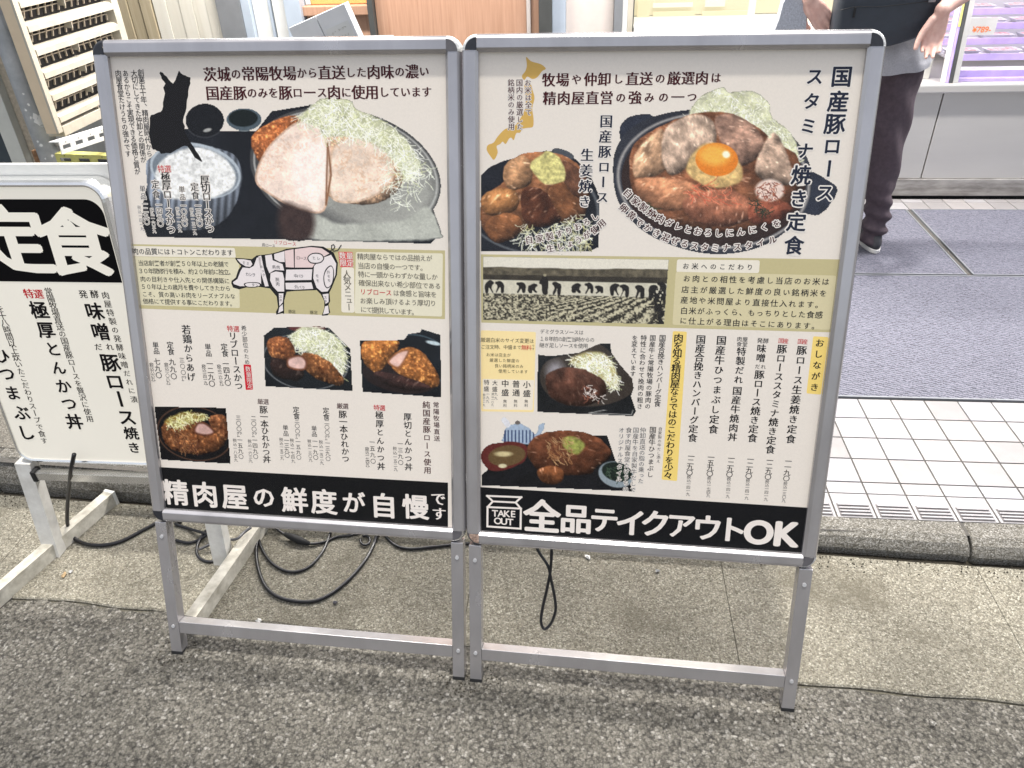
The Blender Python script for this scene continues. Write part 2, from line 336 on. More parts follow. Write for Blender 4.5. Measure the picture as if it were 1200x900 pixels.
js = [-3.0, -2.19, -1.55, -.91, -.27, .37, 1.01, 1.65, 2.29, 3.0]
for a, b in zip(js[:-1], js[1:]):
    a += .0008; b -= .0008; seg = list(np.linspace(a, b, 14)); m_ = MB(); rings = []
    for s_ in seg:
        f_, k_ = crack(s_) + .001 + .003 * rng.random(), kerb_front(s_) - .010 - .003 * rng.random()
        rings.append([(s_, f_, -.012), (s_, f_, .001), (s_, f_ + .004, .004), (s_, k_ - .05, .004), (s_, k_, .002), (s_, k_, -.012)])
    m_.loft(rings)
    m_.build('gutter_slab', M['concrete'], gutter)
pv = MB(); vs = []; fs = []
SP = list(np.arange(-3, 3.01, .15))
for s_ in SP:
    kb = max(kerb_front(s_) + .085, 1.60 if s_ < .1 else 1.58)
    vs += [(s_, kb - .06, kz(s_) - .0035), (s_, 3.992, kz(s_) - .0035 if s_ > .1 else kz(s_) - .0035)]
for i in range(len(SP) - 1): fs.append((2 * i, 2 * i + 2, 2 * i + 3, 2 * i + 1))
pv.add(vs, fs)
pavement = tag(pv.build('pavement', M['grout'], rot=TH), 'pavement in front of the shop', kind='structure')
# plain paving where the left hand boards stand in front of it
pl_ = MB(); vs = []; fs = []; SP2 = list(np.arange(-3, .1601, .158))
for s_ in SP2: vs += [(s_, kerb_front(s_) + .088, kz(s_) - .001), (s_, 3.99, kz(s_) - .001)]
for i in range(len(SP2) - 1): fs.append((2 * i, 2 * i + 2, 2 * i + 3, 2 * i + 1))
pl_.add(vs, fs); pl_.build('paving_slab', M['paving'], pavement, label='plain grey paving behind the signs')
kerb = tag(MB().box(-3, 3, 0, .0, 0, .0).build('kerb', M['kerb']), 'kerb along the gutter', kind='structure')
bpy.data.objects.remove(kerb)
kb0 = MB(); kb0.add([(-3, kerb_front(-3) + .02, -.01), (3, kerb_front(3) + .02, -.01), (3, kerb_front(3) + .08, -.01), (-3, kerb_front(-3) + .08, -.01)], [(0, 1, 2, 3)])
kerb = tag(kb0.build('kerb', M['grout'], rot=TH), 'row of concrete kerb stones along the gutter', kind='structure')
kj = [-3, -2.35, -1.75, -1.15, -.55, .05, .40, 1.003, 1.60, 2.2, 3]
for a, b in zip(kj[:-1], kj[1:]):
    a += .004; b -= .004; m_ = MB(); rings = []
    for s_ in [a, a + .005] + list(np.linspace(a + .03, b - .03, 14)) + [b - .005, b]:
        f_ = kerb_front(s_) + .0015 * rng.standard_normal(); z = kz(s_); bk = max(f_ + .084, 1.566) if s_ > .1 else f_ + .084
        e_ = .004 if (s_ - a < .001 or b - s_ < .001) else 0
        rings.append([(s_, f_ + .012, -.01), (s_, f_ + .008, z * .30), (s_, f_ + .012, z * .52 - e_), (s_, f_ + .024, z * .80 - e_), (s_, f_ + .046, z - e_), (s_, bk, z - e_), (s_, bk, -.01)])
    m_.loft(rings); m_.build('kerb_stone', M['kerb'], kerb, smooth=False)
# tiles
M['groove'] = mat('dark_tile_groove', (.13, .12, .12), .7, 0, .2, 90)  # darker base between the ribs, sets them off
TP = .1033; rows = [(1.667, 1.7125), (1.7165, 1.8185), (1.8225, 1.9205), (1.9245, 2.0235), (2.0275, 2.130)]
s0 = .18; ncol = 22; t_mesh = {}
def tilemesh(w, d, key):
    if key not in t_mesh:
        o = MB().box(-w / 2, w / 2, -d / 2, d / 2, -.008, 0, .0012).build('tile', M['tile'][key[1]], pavement); t_mesh[key] = o.data; COL.objects.unlink(o); bpy.data.objects.remove(o)
    return t_mesh[key]
def put(name, me, s_, t_, z):
    o = bpy.data.objects.new(name, me); COL.objects.link(o); o.parent = pavement; o.location = (s_, t_, z); o.rotation_euler = (rng.normal(0, .0015), rng.normal(0, .0015), rng.normal(0, .002)); return o
rib_mesh = None
def ribbed():
    m_ = MB().box(-.0495, .0495, -.0475, .0475, -.008, 0, .0012)
    m_.box(-.0425, .0425, -.0445, .006, -.001, .0006, 0, 1)
    for k in range(4):
        y = -.038 + k * .0125
        m_.box(-.040, .040, y - .0030, y + .0030, .0005, .0042, .0014)
    o = m_.build('ribbed_tile', [M['tile'][0], M['groove']], pavement); me = o.data; bpy.data.objects.remove(o); return me
rib_mesh = ribbed()
for c in range(ncol):
    sc = s0 + (c + .5) * TP - .0085
    put('ribbed_tile', rib_mesh, sc, 1.6165, kz(sc))
    for r_, (a, b) in enumerate(rows):
        put('tile', tilemesh(.0990, b - a - .0004, (r_, int(rng.choice([0, 0, 1, 2, 3])))), sc, (a + b) / 2, kz(sc))
    put('tile', tilemesh(.0993, .10, (9, int(rng.choice([0, 1, 3])))), sc, 3.885, kz(sc))
    put('tile', tilemesh(.0993, .045, (10, int(rng.choice([0, 1, 3])))), sc, 3.96, kz(sc))
# entrance mats and the thin metal strips round them
def mat_thing(label, s0_, s1_, t0_, t1_):
    rt = thing('door_mat', label, 'door mat', st((s0_ + s1_) / 2, (t0_ + t1_) / 2, .048), group='entrance mats in front of the shop')
    w_, d_ = (s1_ - s0_) / 2, (t1_ - t0_) / 2
    MB().box(-w_ + .008, w_ - .008, -d_ + .008, d_ - .008, 0, .0085, .002).build('carpet', M['mat'], rt)
    e = MB()
    e.box(-w_, w_, -d_, -d_ + .007, 0, .0095, .001); e.box(-w_, w_, d_ - .007, d_, 0, .0095, .001); e.box(-w_, -w_ + .007, -d_ + .0075, d_ - .0075, 0, .0095, .001); e.box(w_ - .007, w_, -d_ + .0075, d_ - .0075, 0, .0095, .001)
    e.build('edge_strip', M['frame_grey'], rt); return rt
mat_thing('wide blue grey ribbed mat nearest the white tiles', .30, 3.0, 2.137, 3.062)
mat_thing('smoother blue grey mat under the person, left of the mat seam', .30, 1.598, 3.072, 3.828)
mat_thing('blue grey ribbed mat in front of the lit display case, right of the mat seam', 1.622, 3.0, 3.072, 3.828)

# ------------------------------------------------------------------ boards
class Board:
    """a leaning board: x runs along its foot line, y up its face, z out of its face"""
    def __init__(b, X, Y, yaw, lean):
        b.o = np.array([X, Y, 0.]); b.yaw = yaw; b.lean = lean
        b.e = np.array([math.cos(yaw), math.sin(yaw), 0]); n = np.array([-math.sin(yaw), math.cos(yaw), 0])
        b.v = n * math.sin(lean) + np.array([0, 0, math.cos(lean)]); b.w = np.cross(b.e, b.v)
        b.sl, b.cl = math.sin(lean), math.cos(lean)
    def T(b, x, y, z): return (x, y * b.sl - z * b.cl, y * b.cl + z * b.sl)
    def on(b, u, v, z=0):                                       # surveyed point -> (x, y) on the board face
        d = rays(u, v); o = b.o + b.w * z - np.array([0, 0, EYE]); k = (o @ b.w) / (d @ b.w)
        P = d * k[..., None] - o
        return P @ b.e, P @ b.v
    def onp(b, pts, z=0):
        p = np.array(pts, float); x, y = b.on(p[:, 0], p[:, 1], z); return list(zip(x, y))

_glyph = {}
def glyph(ch, off=0.0):
    k = (ch, off)
    if k in _glyph: return _glyph[k]
    c = bpy.data.curves.new('g', 'FONT'); c.body = ch; c.resolution_u = 7 if ch in 'OUK' else 2; c.offset = off
    o = bpy.data.objects.new('g', c); COL.objects.link(o); bpy.context.view_layer.update()
    me = o.evaluated_get(bpy.context.evaluated_depsgraph_get()).to_mesh()
    v = np.array([x.co[:2] for x in me.vertices]).reshape(-1, 2); f = [tuple(p.vertices) for p in me.polygons]
    o.evaluated_get(bpy.context.evaluated_depsgraph_get()).to_mesh_clear()
    wd = 1.0 if ord(ch) > 0x2e7f or ch in '〇' else (v[:, 0].max() + v[:, 0].min() if len(v) else .5)
    COL.objects.unlink(o); bpy.data.objects.remove(o); bpy.data.curves.remove(c)
    v = v - np.array([wd / 2, .38 if wd == 1.0 else .34])
    _glyph[k] = (v, f, wd); return _glyph[k]
SMALL = 'っゃゅょッャュョァィゥェォ'
class Print:
    """lettering of one colour on one board, gathered into one mesh"""
    def __init__(p, board, z0): p.b = board; p.z = z0; p.V = []; p.F = []; p.n = 0
    def stamp(p, ch, cx, cy, ex, ey, z, off, dx=0, dy=0, rot=0):
        v, f, _ = glyph(ch, off)
        if not len(v): return
        if rot: v = np.stack([v[:, 1], -v[:, 0]], 1) if rot == 1 else v
        P = np.array([cx, cy]) + np.outer(v[:, 0] + dx, ex) + np.outer(v[:, 1] + dy, ey)
        p.V.append(np.column_stack([P, np.full(len(P), z)])); p.F += [tuple(i + p.n for i in q) for q in f]; p.n += len(P)
    def text(p, s, a, b, size, vert=True, weight=1, outline=None, mid=None, aspect=1.0, off=None, tilt=True):
        """s set from centre of first glyph a to centre of last glyph b (surveyed points)"""
        B = p.b; n = len(s)
        ts = np.linspace(0, 1, n) if n > 1 else np.array([0.])
        a = np.array(a, float); b = np.array(b, float)
        if mid is None: pts = a + np.outer(ts, b - a)
        else:
            m = np.array(mid, float); c = 2 * m - .5 * (a + b)
            pts = np.outer((1 - ts) ** 2, a) + np.outer(2 * ts * (1 - ts), c) + np.outer(ts ** 2, b)
        x, y = B.on(pts[:, 0], pts[:, 1], p.z)
        cxm, cym = (a + b) / 2
        x1, y1 = B.on(np.array([cxm - .5, cxm + .5, cxm, cxm]), np.array([cym, cym, cym - .5, cym + .5]), p.z)
        sx = math.hypot(x1[1] - x1[0], y1[1] - y1[0]); sy = math.hypot(x1[3] - x1[2], y1[3] - y1[2])
        em = size * (sx + sy) / 2
        for i, ch in enumerate(s):
            if ch in ' 　': continue
            ang = 0
            if mid is not None:
                j0, j1 = max(0, i - 1), min(n - 1, i + 1); ang = math.atan2(y[j1] - y[j0], x[j1] - x[j0])
            ex = np.array([math.cos(ang), math.sin(ang)]) * em * aspect; ey = np.array([-math.sin(ang), math.cos(ang)]) * em
            rot = 1 if vert and ch in 'ー（）～' else 0
            k = 1.0 if not ('ぁ' <= ch <= 'ン') else .92
            ex, ey = ex * k, ey * k
            dx = dy = 0
            if vert and ch in '、。': dx, dy = .55, .5
            if vert and ch in SMALL: dx, dy = .1, .08
            if outline:
                r = outline[1]
                for q in range(8):
                    outline[0].stamp(ch, x[i], y[i], ex, ey, outline[0].z + q * 6e-6, .015, dx + r * math.cos(q * math.pi / 4), dy + r * math.sin(q * math.pi / 4), rot)
            if weight == 0 or size < 6.3: p.stamp(ch, x[i], y[i], ex, ey, p.z, -.004 if off is None else off, dx, dy, rot)
            elif weight >= 1.6:                                 # heavy lettering: the glyph thickened all round
                r_ = .030 * (weight - .8) if weight < 9 else .026
                for q in range(8): p.stamp(ch, x[i], y[i], ex, ey, p.z + q * 6e-6, 0, dx + r_ * math.cos(q * math.pi / 4), dy + r_ * .8 * math.sin(q * math.pi / 4), rot)
            else:                                               # brush contrast: thin horizontals, thick verticals
                h = .021 * weight * min(1, max(.3, (size - 4) / 8)); o_ = (0 if size > 7 else -.004) if off is None else off
                p.stamp(ch, x[i], y[i], ex, ey, p.z, o_, dx - h, dy, rot); p.stamp(ch, x[i], y[i], ex, ey, p.z + 8e-6, o_, dx + h, dy - .004, rot)
        return p
    def build(p, m, parent, label=None):
        if not p.V: return
        me = bpy.data.meshes.new('lettering'); V = np.concatenate(p.V); B = p.b
        W = np.column_stack([V[:, 0], V[:, 1] * B.sl - V[:, 2] * B.cl, V[:, 1] * B.cl + V[:, 2] * B.sl])
        me.from_pydata(W.tolist(), [], p.F); me.materials.append(m); me.update()
        o = bpy.data.objects.new('lettering', me); COL.objects.link(o); o.parent = parent; o['kind'] = 'stuff'
        if label: o['label'] = label
        return o
# ------------------------------------------------------------------ printed photographs (flat print on the posters)
def vnoise(X, Y, sc, seed=0, octv=3):
    out = np.zeros_like(X); amp = 1; tot = 0
    for o in range(octv):
        x = X / sc + seed * 17.3 + o * 5.1; y = Y / sc + seed * 9.7 + o * 3.3
        xi = np.floor(x).astype(int); yi = np.floor(y).astype(int); fx = x - xi; fy = y - yi
        fx = fx * fx * (3 - 2 * fx); fy = fy * fy * (3 - 2 * fy)
        h = lambda a, b: ((np.sin(a * 127.1 + b * 311.7 + seed * 74.7) * 43758.5453) % 1.0)
        out += amp * ((h(xi, yi) * (1 - fx) + h(xi + 1, yi) * fx) * (1 - fy) + (h(xi, yi + 1) * (1 - fx) + h(xi + 1, yi + 1) * fx) * fy)
        tot += amp; amp *= .55; sc = sc / 2
    return out / tot
def ell(X, Y, cx, cy, rx, ry, rot=0):
    c, s = math.cos(R(rot)), math.sin(R(rot)); x = (X - cx) * c + (Y - cy) * s; y = -(X - cx) * s + (Y - cy) * c
    q = np.sqrt((x / rx) ** 2 + (y / ry) ** 2); return (q - 1) * min(rx, ry)
def psd(X, Y, pts):
    d = np.full(X.shape, 1e9); inside = np.zeros(X.shape, bool); n = len(pts)
    for i in range(n):
        x0, y0 = pts[i]; x1, y1 = pts[(i + 1) % n]; ex, ey = x1 - x0, y1 - y0
        t = np.clip(((X - x0) * ex + (Y - y0) * ey) / (ex * ex + ey * ey + 1e-9), 0, 1)
        d = np.minimum(d, np.hypot(X - x0 - t * ex, Y - y0 - t * ey))
        if y0 != y1:
            c = ((y0 > Y) != (y1 > Y)) & (X < (x1 - x0) * (Y - y0) / (y1 - y0) + x0); inside ^= c
    return np.where(inside, -d, d)
def smooth_poly(pts, n=5): 
    P = [np.array(p, float) for p in pts]; N = len(P); out = []
    for i in range(N):
        a, b, c, d = P[i - 1], P[i], P[(i + 1) % N], P[(i + 2) % N]
        for k in range(n):
            t = k / n; q = .5 * ((2 * b) + (-a + c) * t + (2 * a - 5 * b + 4 * c - d) * t * t + (-a + 3 * b - 3 * c + d) * t ** 3); out.append(tuple(q))
    return out
class Pic:
    def __init__(s, x0, y0, x1, y1, step=.85):
        s.x = np.arange(x0, x1 + step, step); s.y = np.arange(y0, y1 + step, step); s.X, s.Y = np.meshgrid(s.x, s.y)
        s.C = np.zeros(s.X.shape + (3,)); s.A = np.zeros(s.X.shape); s.st = step; s.x0 = x0; s.y0 = y0
        s.det = .12; s.rg = np.random.default_rng(int(x0 * 7 + y0))
    def m(s, sd, soft=1.0): return np.clip(.5 - sd / soft, 0, 1)
    def poly(s, pts, soft=1.0, sm=True):
        s.last = psd(s.X, s.Y, smooth_poly(pts) if sm else pts)
        if sm: s.last = s.last + (vnoise(s.X, s.Y, 7, len(pts), 3) - .5) * 2.4
        return s.m(s.last, soft)
    def ell(s, *a, soft=1.0): return s.m(ell(s.X, s.Y, *a), soft)
    def put(s, mask, col, alpha=True):
        col = np.asarray(col, float); mk = mask[..., None]
        s.C = s.C * (1 - mk) + col * mk
        if alpha: s.A = np.maximum(s.A, mask)
    def cols(s, c, lo=.8, hi=1.2, sc=6, seed=1, octv=3):
        n = vnoise(s.X, s.Y, sc, seed, octv)[..., None]; return np.array(c, float) * (lo + (hi - lo) * n)
    def shade(s, sd, w=9):                                     # roundness: brighter towards upper left, darker near the rim
        gy, gx = np.gradient(sd, s.st); e = np.exp(np.minimum(sd, 0) / w)
        return np.clip(1 + .42 * e * (-(gy) * .9 - gx * .45) - .30 * e, .25, 1.5)[..., None]
    def breaded(s, mask, base=(156, 98, 50), seed=1, crisp=1.0):
        sd = s.last; lf = vnoise(s.X, s.Y, 18, seed, 2)[..., None]; hf = vnoise(s.X, s.Y, 2.6, seed + 3, 2)[..., None]; h2 = vnoise(s.X, s.Y, 5, seed + 5, 2)[..., None]
        base = np.array(base, float) * .8 + np.array([196, 138, 76.]) * .2; c = base * (.72 + .5 * lf) * (.62 + .78 * hf) * s.shade(sd, 7)
        c = c + np.clip(hf - .62, 0, 1) * np.array([260, 215, 130]) * crisp - np.clip(.36 - h2, 0, 1) * np.array([120, 105, 75])
        s.put(mask, np.clip(c, 8, 245))
    def saucy(s, mask, base=(120, 72, 42), seed=2, gloss=1.0):
        sd = s.last; lf = vnoise(s.X, s.Y, 14, seed, 2)[..., None]; an = 1.1 * seed
        u = s.X * math.cos(an) + s.Y * math.sin(an); v = -s.X * math.sin(an) + s.Y * math.cos(an); hf = vnoise(u * .7, v * 1.15, 4.2, seed + 3, 3)[..., None]
        c = np.array(base, float) * (.60 + .75 * lf) * (.72 + .55 * hf) * s.shade(sd, 8)
        hl = np.clip(vnoise(u * .7, v * 1.6, 5.5, seed + 8, 2)[..., None] - .72, 0, 1) * 560 * gloss
        s.put(mask, np.clip(c + hl * np.array([1, .92, .82]), 8, 246))
    def strands(s, n, mask, cols, L=12, ang=None, wob=.5, alpha=True, w=1):
        ys, xs = np.where(mask > .5)
        if not len(ys): return
        idx = s.rg.integers(0, len(ys), n)
        for i in idx:
            x, y = s.x[xs[i]], s.y[ys[i]]; a = s.rg.uniform(0, math.pi) if ang is None else ang + s.rg.normal(0, .5)
            l = L * s.rg.uniform(.5, 1.2); k = s.rg.normal(0, wob) / L; c = np.array(cols[s.rg.integers(0, len(cols))], float) * s.rg.uniform(.88, 1.08)
            t = np.arange(0, l, s.st * .6)
            aa = a + k * t * 2; px = x + np.cumsum(np.cos(aa)) * s.st * .6; py = y + np.cumsum(np.sin(aa)) * s.st * .6
            xi = np.round((px - s.x0) / s.st).astype(int); yi = np.round((py - s.y0) / s.st).astype(int)
            ok = (xi >= 0) & (yi >= 0) & (xi < len(s.x)) & (yi < len(s.y)); xi, yi = xi[ok], yi[ok]
            s.C[yi, xi] = s.C[yi, xi] * .25 + c * .75
            if alpha: s.A[yi, xi] = 1
    def cabbage(s, pts, n=500, L=13, base=(186, 188, 150), pale=True, sm=True):
        mk = s.poly(pts, 3, sm); s.put(mk, s.cols(base, .75, 1.2, 9, 4))
        pal = [(240, 240, 220), (228, 230, 196), (214, 216, 168), (248, 247, 238), (190, 194, 140), (236, 234, 214)] if pale else [(222, 222, 160), (196, 190, 110), (236, 232, 190), (170, 160, 90)]
        s.strands(n, mk, pal, L)
    def rice(s, mk, base=(226, 226, 222)):
        n = vnoise(s.X, s.Y, 3.4, 5, 2)[..., None]; c = np.array(base, float) * (.80 + .34 * n); s.put(mk, np.clip(c, 0, 246))
    def meat(s, pts, base=(214, 170, 148), edge=(170, 110, 70), seed=3):
        sd = psd(s.X, s.Y, smooth_poly(pts)); s.put(s.m(sd), s.cols(edge, .7, 1.2, 4, seed)); s.put(s.m(sd + 2.2, 2), s.cols(base, .86, 1.1, 10, seed + 1))
    def clip(s, pts, sm=False): s.A = np.minimum(s.A, s.poly(pts, 1.0, sm))
    def build(s, board, z, parent, label, clip=None):
        s.C = s.C * (1 + s.det * (vnoise(s.X, s.Y, 2.1, 21, 2) - .5))[..., None] + s.rg.normal(0, 4.0, s.X.shape)[..., None]
        lum = s.C.mean(-1, keepdims=True); s.C = np.clip((s.C - 96) * 1.05 + 102, 6, 248) * .86 + lum * .14
        x, y = board.on(s.X, s.Y, z); H, W = s.X.shape
        keep = s.A > .5
        V = np.column_stack([x.ravel(), (y * board.sl - z * board.cl).ravel(), (y * board.cl + z * board.sl).ravel()])
        i = np.arange(H * W).reshape(H, W); q = np.stack([i[:-1, :-1], i[1:, :-1], i[1:, 1:], i[:-1, 1:]], -1)
        kq = keep[:-1, :-1] & keep[1:, :-1] & keep[1:, 1:] & keep[:-1, 1:]; q = q[kq]
        used = np.unique(q); rm = np.zeros(H * W, int); rm[used] = np.arange(len(used)); q = rm[q]
        me = bpy.data.meshes.new('food_picture'); me.vertices.add(len(used)); me.vertices.foreach_set('co', V[used].ravel())
        me.loops.add(q.size); me.loops.foreach_set('vertex_index', q.ravel().astype(np.int32)); me.polygons.add(len(q))
        me.polygons.foreach_set('loop_start', np.arange(0, q.size, 4, dtype=np.int32)); me.polygons.foreach_set('loop_total', np.full(len(q), 4, dtype=np.int32)); me.update(calc_edges=True)
        at = me.color_attributes.new('print', 'FLOAT_COLOR', 'POINT'); c = np.ones((len(used), 4)); c[:, :3] = linA(s.C.reshape(-1, 3)[used]) * PRINT_K; at.data.foreach_set('color', c.ravel().astype(np.float32))
        me.materials.append(M['printed']); o = bpy.data.objects.new('printed_picture', me); COL.objects.link(o); o.parent = parent; o['label'] = label; return o
PRINT_K = 1.22
Z_PAPER, Z_PANEL, Z_PIC, Z_OUT, Z_TXT = -.0140, -.01397, -.01384, -.01378, -.01371
def panel(B, px, color, z, parent, name='printed_panel', rnd=0, k=PRINT_K, key=None):
    pts = B.onp(px, z)
    if rnd:
        out = []; n = len(pts)
        for i in range(n):
            p0, p, p1 = np.array(pts[i - 1]), np.array(pts[i]), np.array(pts[(i + 1) % n])
            a = p + (p0 - p) / np.linalg.norm(p0 - p) * rnd; b = p + (p1 - p) / np.linalg.norm(p1 - p) * rnd
            for t in (0, .25, .5, .75, 1): out.append(tuple((1 - t) ** 2 * a + 2 * t * (1 - t) * p + t * t * b))
        pts = out
    key = 'print_%d_%d_%d' % tuple(color)
    if key not in M: M[key] = flat(key, color, k=k)
    bm = bmesh.new(); f = bm.faces.new([bm.verts.new(B.T(x, y, z)) for x, y in pts]); bmesh.ops.triangulate(bm, faces=[f]); me = bpy.data.meshes.new(name); bm.to_mesh(me); bm.free()
    me.materials.append(M[key]); o = bpy.data.objects.new(name, me); COL.objects.link(o); o.parent = parent; return o
def inks(B): return {k: Print(B, Z_TXT + i * 9e-6) for i, k in enumerate(('black', 'maroon', 'red', 'white', 'grey', 'navy'))}
INK = {'black': (26, 24, 26), 'maroon': (72, 24, 26), 'red': (190, 34, 44), 'white': (226, 218, 210), 'grey': (112, 106, 92), 'navy': (34, 40, 58), 'halo': (222, 216, 208)}
for k_, c_ in INK.items(): M['ink_' + k_] = flat('ink_' + k_, c_, .5, 1.0 if k_ in ('black', 'navy', 'maroon') else PRINT_K)

# ------------------------------------------------------------------ aluminium poster stands
BW, BH, BB, INS, FR = .7132, .9877, .3418, .0057, .030
def stand(B, label, caps):
    rt = thing('poster_stand', label, 'poster stand', tuple(B.o), B.yaw, 'pair of aluminium poster stands'); T = B.T
    x0, x1, y0, y1 = 0, BW, BB, BB + BH + .008
    prof = [(0, -.030), (0, -.011), (.0012, -.0065), (.004, -.0025), (.0075, -.0004), (.010, 0), (.0236, 0), (.0248, -.0006), (.0300, -.0062), (.0300, -.030)]
    Cn = .0275
    def rail(kind):
        r_ = []
        for d, z in prof:
            if kind == 'bottom': r_.append([(x0 + Cn, y0 + d, z), (x1 - Cn, y0 + d, z)])
            if kind == 'top': r_.append([(x0 + Cn, y1 - d, z), (x1 - Cn, y1 - d, z)])
            if kind == 'left': r_.append([(x0 + d, y0 + Cn, z), (x0 + d, y1 - Cn, z)])
            if kind == 'right': r_.append([(x1 - d, y0 + Cn, z), (x1 - d, y1 - Cn, z)])
        a = [p[0] for p in r_]; b = [p[1] for p in r_]; MB().loft([a, b]).build('frame_rail', M['alu'], rt, T)
    for k in ('bottom', 'top', 'left', 'right'): rail(k)
    corners = [(x0 + Cn, y0 + Cn, -1, -1), (x1 - Cn, y0 + Cn, 1, -1), (x0 + Cn, y1 - Cn, -1, 1), (x1 - Cn, y1 - Cn, 1, 1)]
    for (cx, cy, sx, sy), (mf, mr) in zip(corners, caps):
        def arc(r, z, n=9): return [(cx + sx * r * math.cos(i / n * math.pi / 2), cy + sy * r * math.sin(i / n * math.pi / 2), z) for i in range(n + 1)]
        ri = .0205
        fm = MB(); A = arc(ri, .0008); A2 = arc(ri, -.004)
        inn = [(cx - sx * .001, cy - sy * .001)]
        fm.add([(cx, cy, .0008)] + A + A2, [(0, i + 1, i + 2) for i in range(9)] + [(i + 1, i + 2, 12 + i, 11 + i) for i in range(9)])
        fm.build('corner_cap', M[mf], rt, T)
        rm = MB(); rm.loft([arc(ri + .0002, -.0005), arc(.0235, -.0016), arc(.0262, -.0055), arc(.0275, -.011), arc(.0275, -.030)], cap=False, closed=False); rm.build('corner_rim', M[mr], rt, T, smooth=True)
    MB().box(.012, BW - .012, BB + .012, BB + BH - .006, -.0295, -.0155).build('back_panel', M['back'], rt, T)
    # legs, lower rail, rear legs
    lw = .0265
    for xa in (INS, BW - INS - lw):
        MB().box(xa, xa + lw, .006, BB - .0002, -.029, -.0015, .0012).build('leg', M['alu'], rt, T)
        MB().box(xa - .0006, xa + lw + .0006, 0, .009, -.0296, -.001, .001).build('foot_cap', M['rubber'], rt, T)
    ya, yb = B.cross
    MB().box(INS + lw + .0003, BW - INS - lw - .0003, yb, ya, -.028, -.0025, .001).build('lower_rail', M['alu'], rt, T)
    for xs in (INS + lw * .5, BW - INS - lw * .5):
        for ys in (BB - .035, (ya + yb) / 2 + .004):
            MB().add([(xs + .0042 * math.cos(a), ys + .0042 * math.sin(a), z) for z in (-.0012, .0006) for a in np.linspace(0, 6.283, 10, endpoint=False)], [tuple(range(10, 20))] + [(i, (i + 1) % 10, 10 + (i + 1) % 10, 10 + i) for i in range(10)]).build('rivet', M['alu_dull'], rt, T)
    # rear legs in root-local coordinates (lean back to the ground behind)
    topz = (BB + BH * .86) * B.cl; topy = (BB + BH * .86) * B.sl + .045
    for xa in (.035, BW - .035):
        m_ = MB(); a = Vector((xa, topy, topz)); b = Vector((xa, .56, .004)); d = (b - a).normalized(); sd = Vector((1, 0, 0)); nn = d.cross(sd)
        m_.loft([[(p + sd * q * .011 + nn * r_ * .011)[:] for q, r_ in ((-1, -1), (1, -1), (1, 1), (-1, 1))] for p in (a, b)]); m_.build('rear_leg', M['alu_dull'], rt)
    MB().box(.046, BW - .046, .52, .54, .12, .14, .001).build('rear_rail', M['alu_dull'], rt)
    # poster and cover
    MB().box(.024, BW - .024, BB + .024, BB + BH - .016, Z_PAPER - .001, Z_PAPER).build('poster', PAPER, rt, T)
    MB().sheet([(.0302, BB + .0302), (BW - .0302, BB + .0302), (BW - .0302, BB + BH - .0222), (.0302, BB + BH - .0222)], -.0108).build('clear_cover', M['cover'], rt, T)
    return rt
PAPER = flat('poster_paper', (223, 215, 204), .5, PRINT_K)
def crossy(B, pts): x, y = B.on(np.array([p[0] for p in pts], float), np.array([p[1] for p in pts], float)); return float(y.mean())
qM = (-.83226, 1.16375, -.145046, .312411); qR = (-.12509, 1.05879, -.148264, .300623)
BM = Board(*qM); BR = Board(*qR)
BM.cross = (crossy(BM, [(213.3, 729.6), (530.4, 757.9)]), crossy(BM, [(214, 743), (530, 771)])); BR.cross = (crossy(BR, [(564, 763.7), (917.5, 790.8)]), crossy(BR, [(565, 777), (915, 804)]))
midS = stand(BM, 'left aluminium menu stand with the big pork cutlet photo and pig diagram', [('cap_black', 'cap_black'), ('cap_grey', 'alu_bright'), ('cap_black', 'cap_black'), ('cap_grey', 'cap_rim')])
rigS = stand(BR, 'right aluminium menu stand with the egg yolk bowl photo and TAKE OUT band', [('cap_peeled', 'cap_grey'), ('cap_grey', 'cap_rim'), ('cap_black', 'cap_rim'), ('cap_black', 'cap_rim')])
P_ = lambda *a: a

# ============ middle stand poster
B = BM; rt = midS; K = inks(B); halo = Print(B, Z_OUT)
def T_(s, a, b, size, ink='black', **k): K[ink].text(s, a, b, size, **k)
kh = (188, 178, 134); khl = (215, 208, 178); tabc = (226, 219, 203)
panel(B, [(151.6, 286), (521.5, 293.5), (521.5, 374), (161, 361.5)], kh, Z_PANEL, rt)
panel(B, [(155.5, 288.2), (275, 290.6), (276.5, 302), (158, 300.5)], tabc, Z_PANEL + 2.00e-5, rt, rnd=.003)
panel(B, [(158, 301), (280, 303.2), (281, 361), (162.5, 357.5)], khl, Z_PANEL + 2.00e-5, rt, rnd=.003)
panel(B, [(417, 295.2), (519, 297), (518, 371), (415.5, 367)], (220, 214, 190), Z_PANEL + 2.00e-5, rt, rnd=.004)
panel(B, [(400, 313), (415, 313.5), (415.5, 366.5), (400, 366)], tabc, Z_PANEL + 4.00e-5, rt, rnd=.005)
panel(B, [(396.5, 295), (413, 295.2), (414, 313), (398.5, 313)], (206, 92, 88), Z_PANEL + 6.00e-5, rt, rnd=.001)
panel(B, [(184.2, 547.2), (525, 565.6), (525, 620), (190.5, 602.5)], (17, 18, 20), Z_PANEL, rt)
panel(B, [(285.2, 427), (294, 427.3), (296.6, 456.5), (288, 457)], (196, 36, 50), Z_PANEL, rt, rnd=.002)
# shape of the prefecture
P_map = [(188, 84), (196, 90), (202, 97), (206, 94), (208, 86), (211, 84), (217, 89), (223.5, 91), (222, 98), (220.5, 112), (218, 126), (215, 140), (216.5, 152), (222, 164), (230, 176), (237.5, 190), (228, 184), (219, 171), (211, 173), (200, 179), (191.5, 180), (183, 176), (178, 173), (176, 162), (175.5, 138), (183, 133), (190, 129), (191.6, 115), (193, 98), (189, 92)]
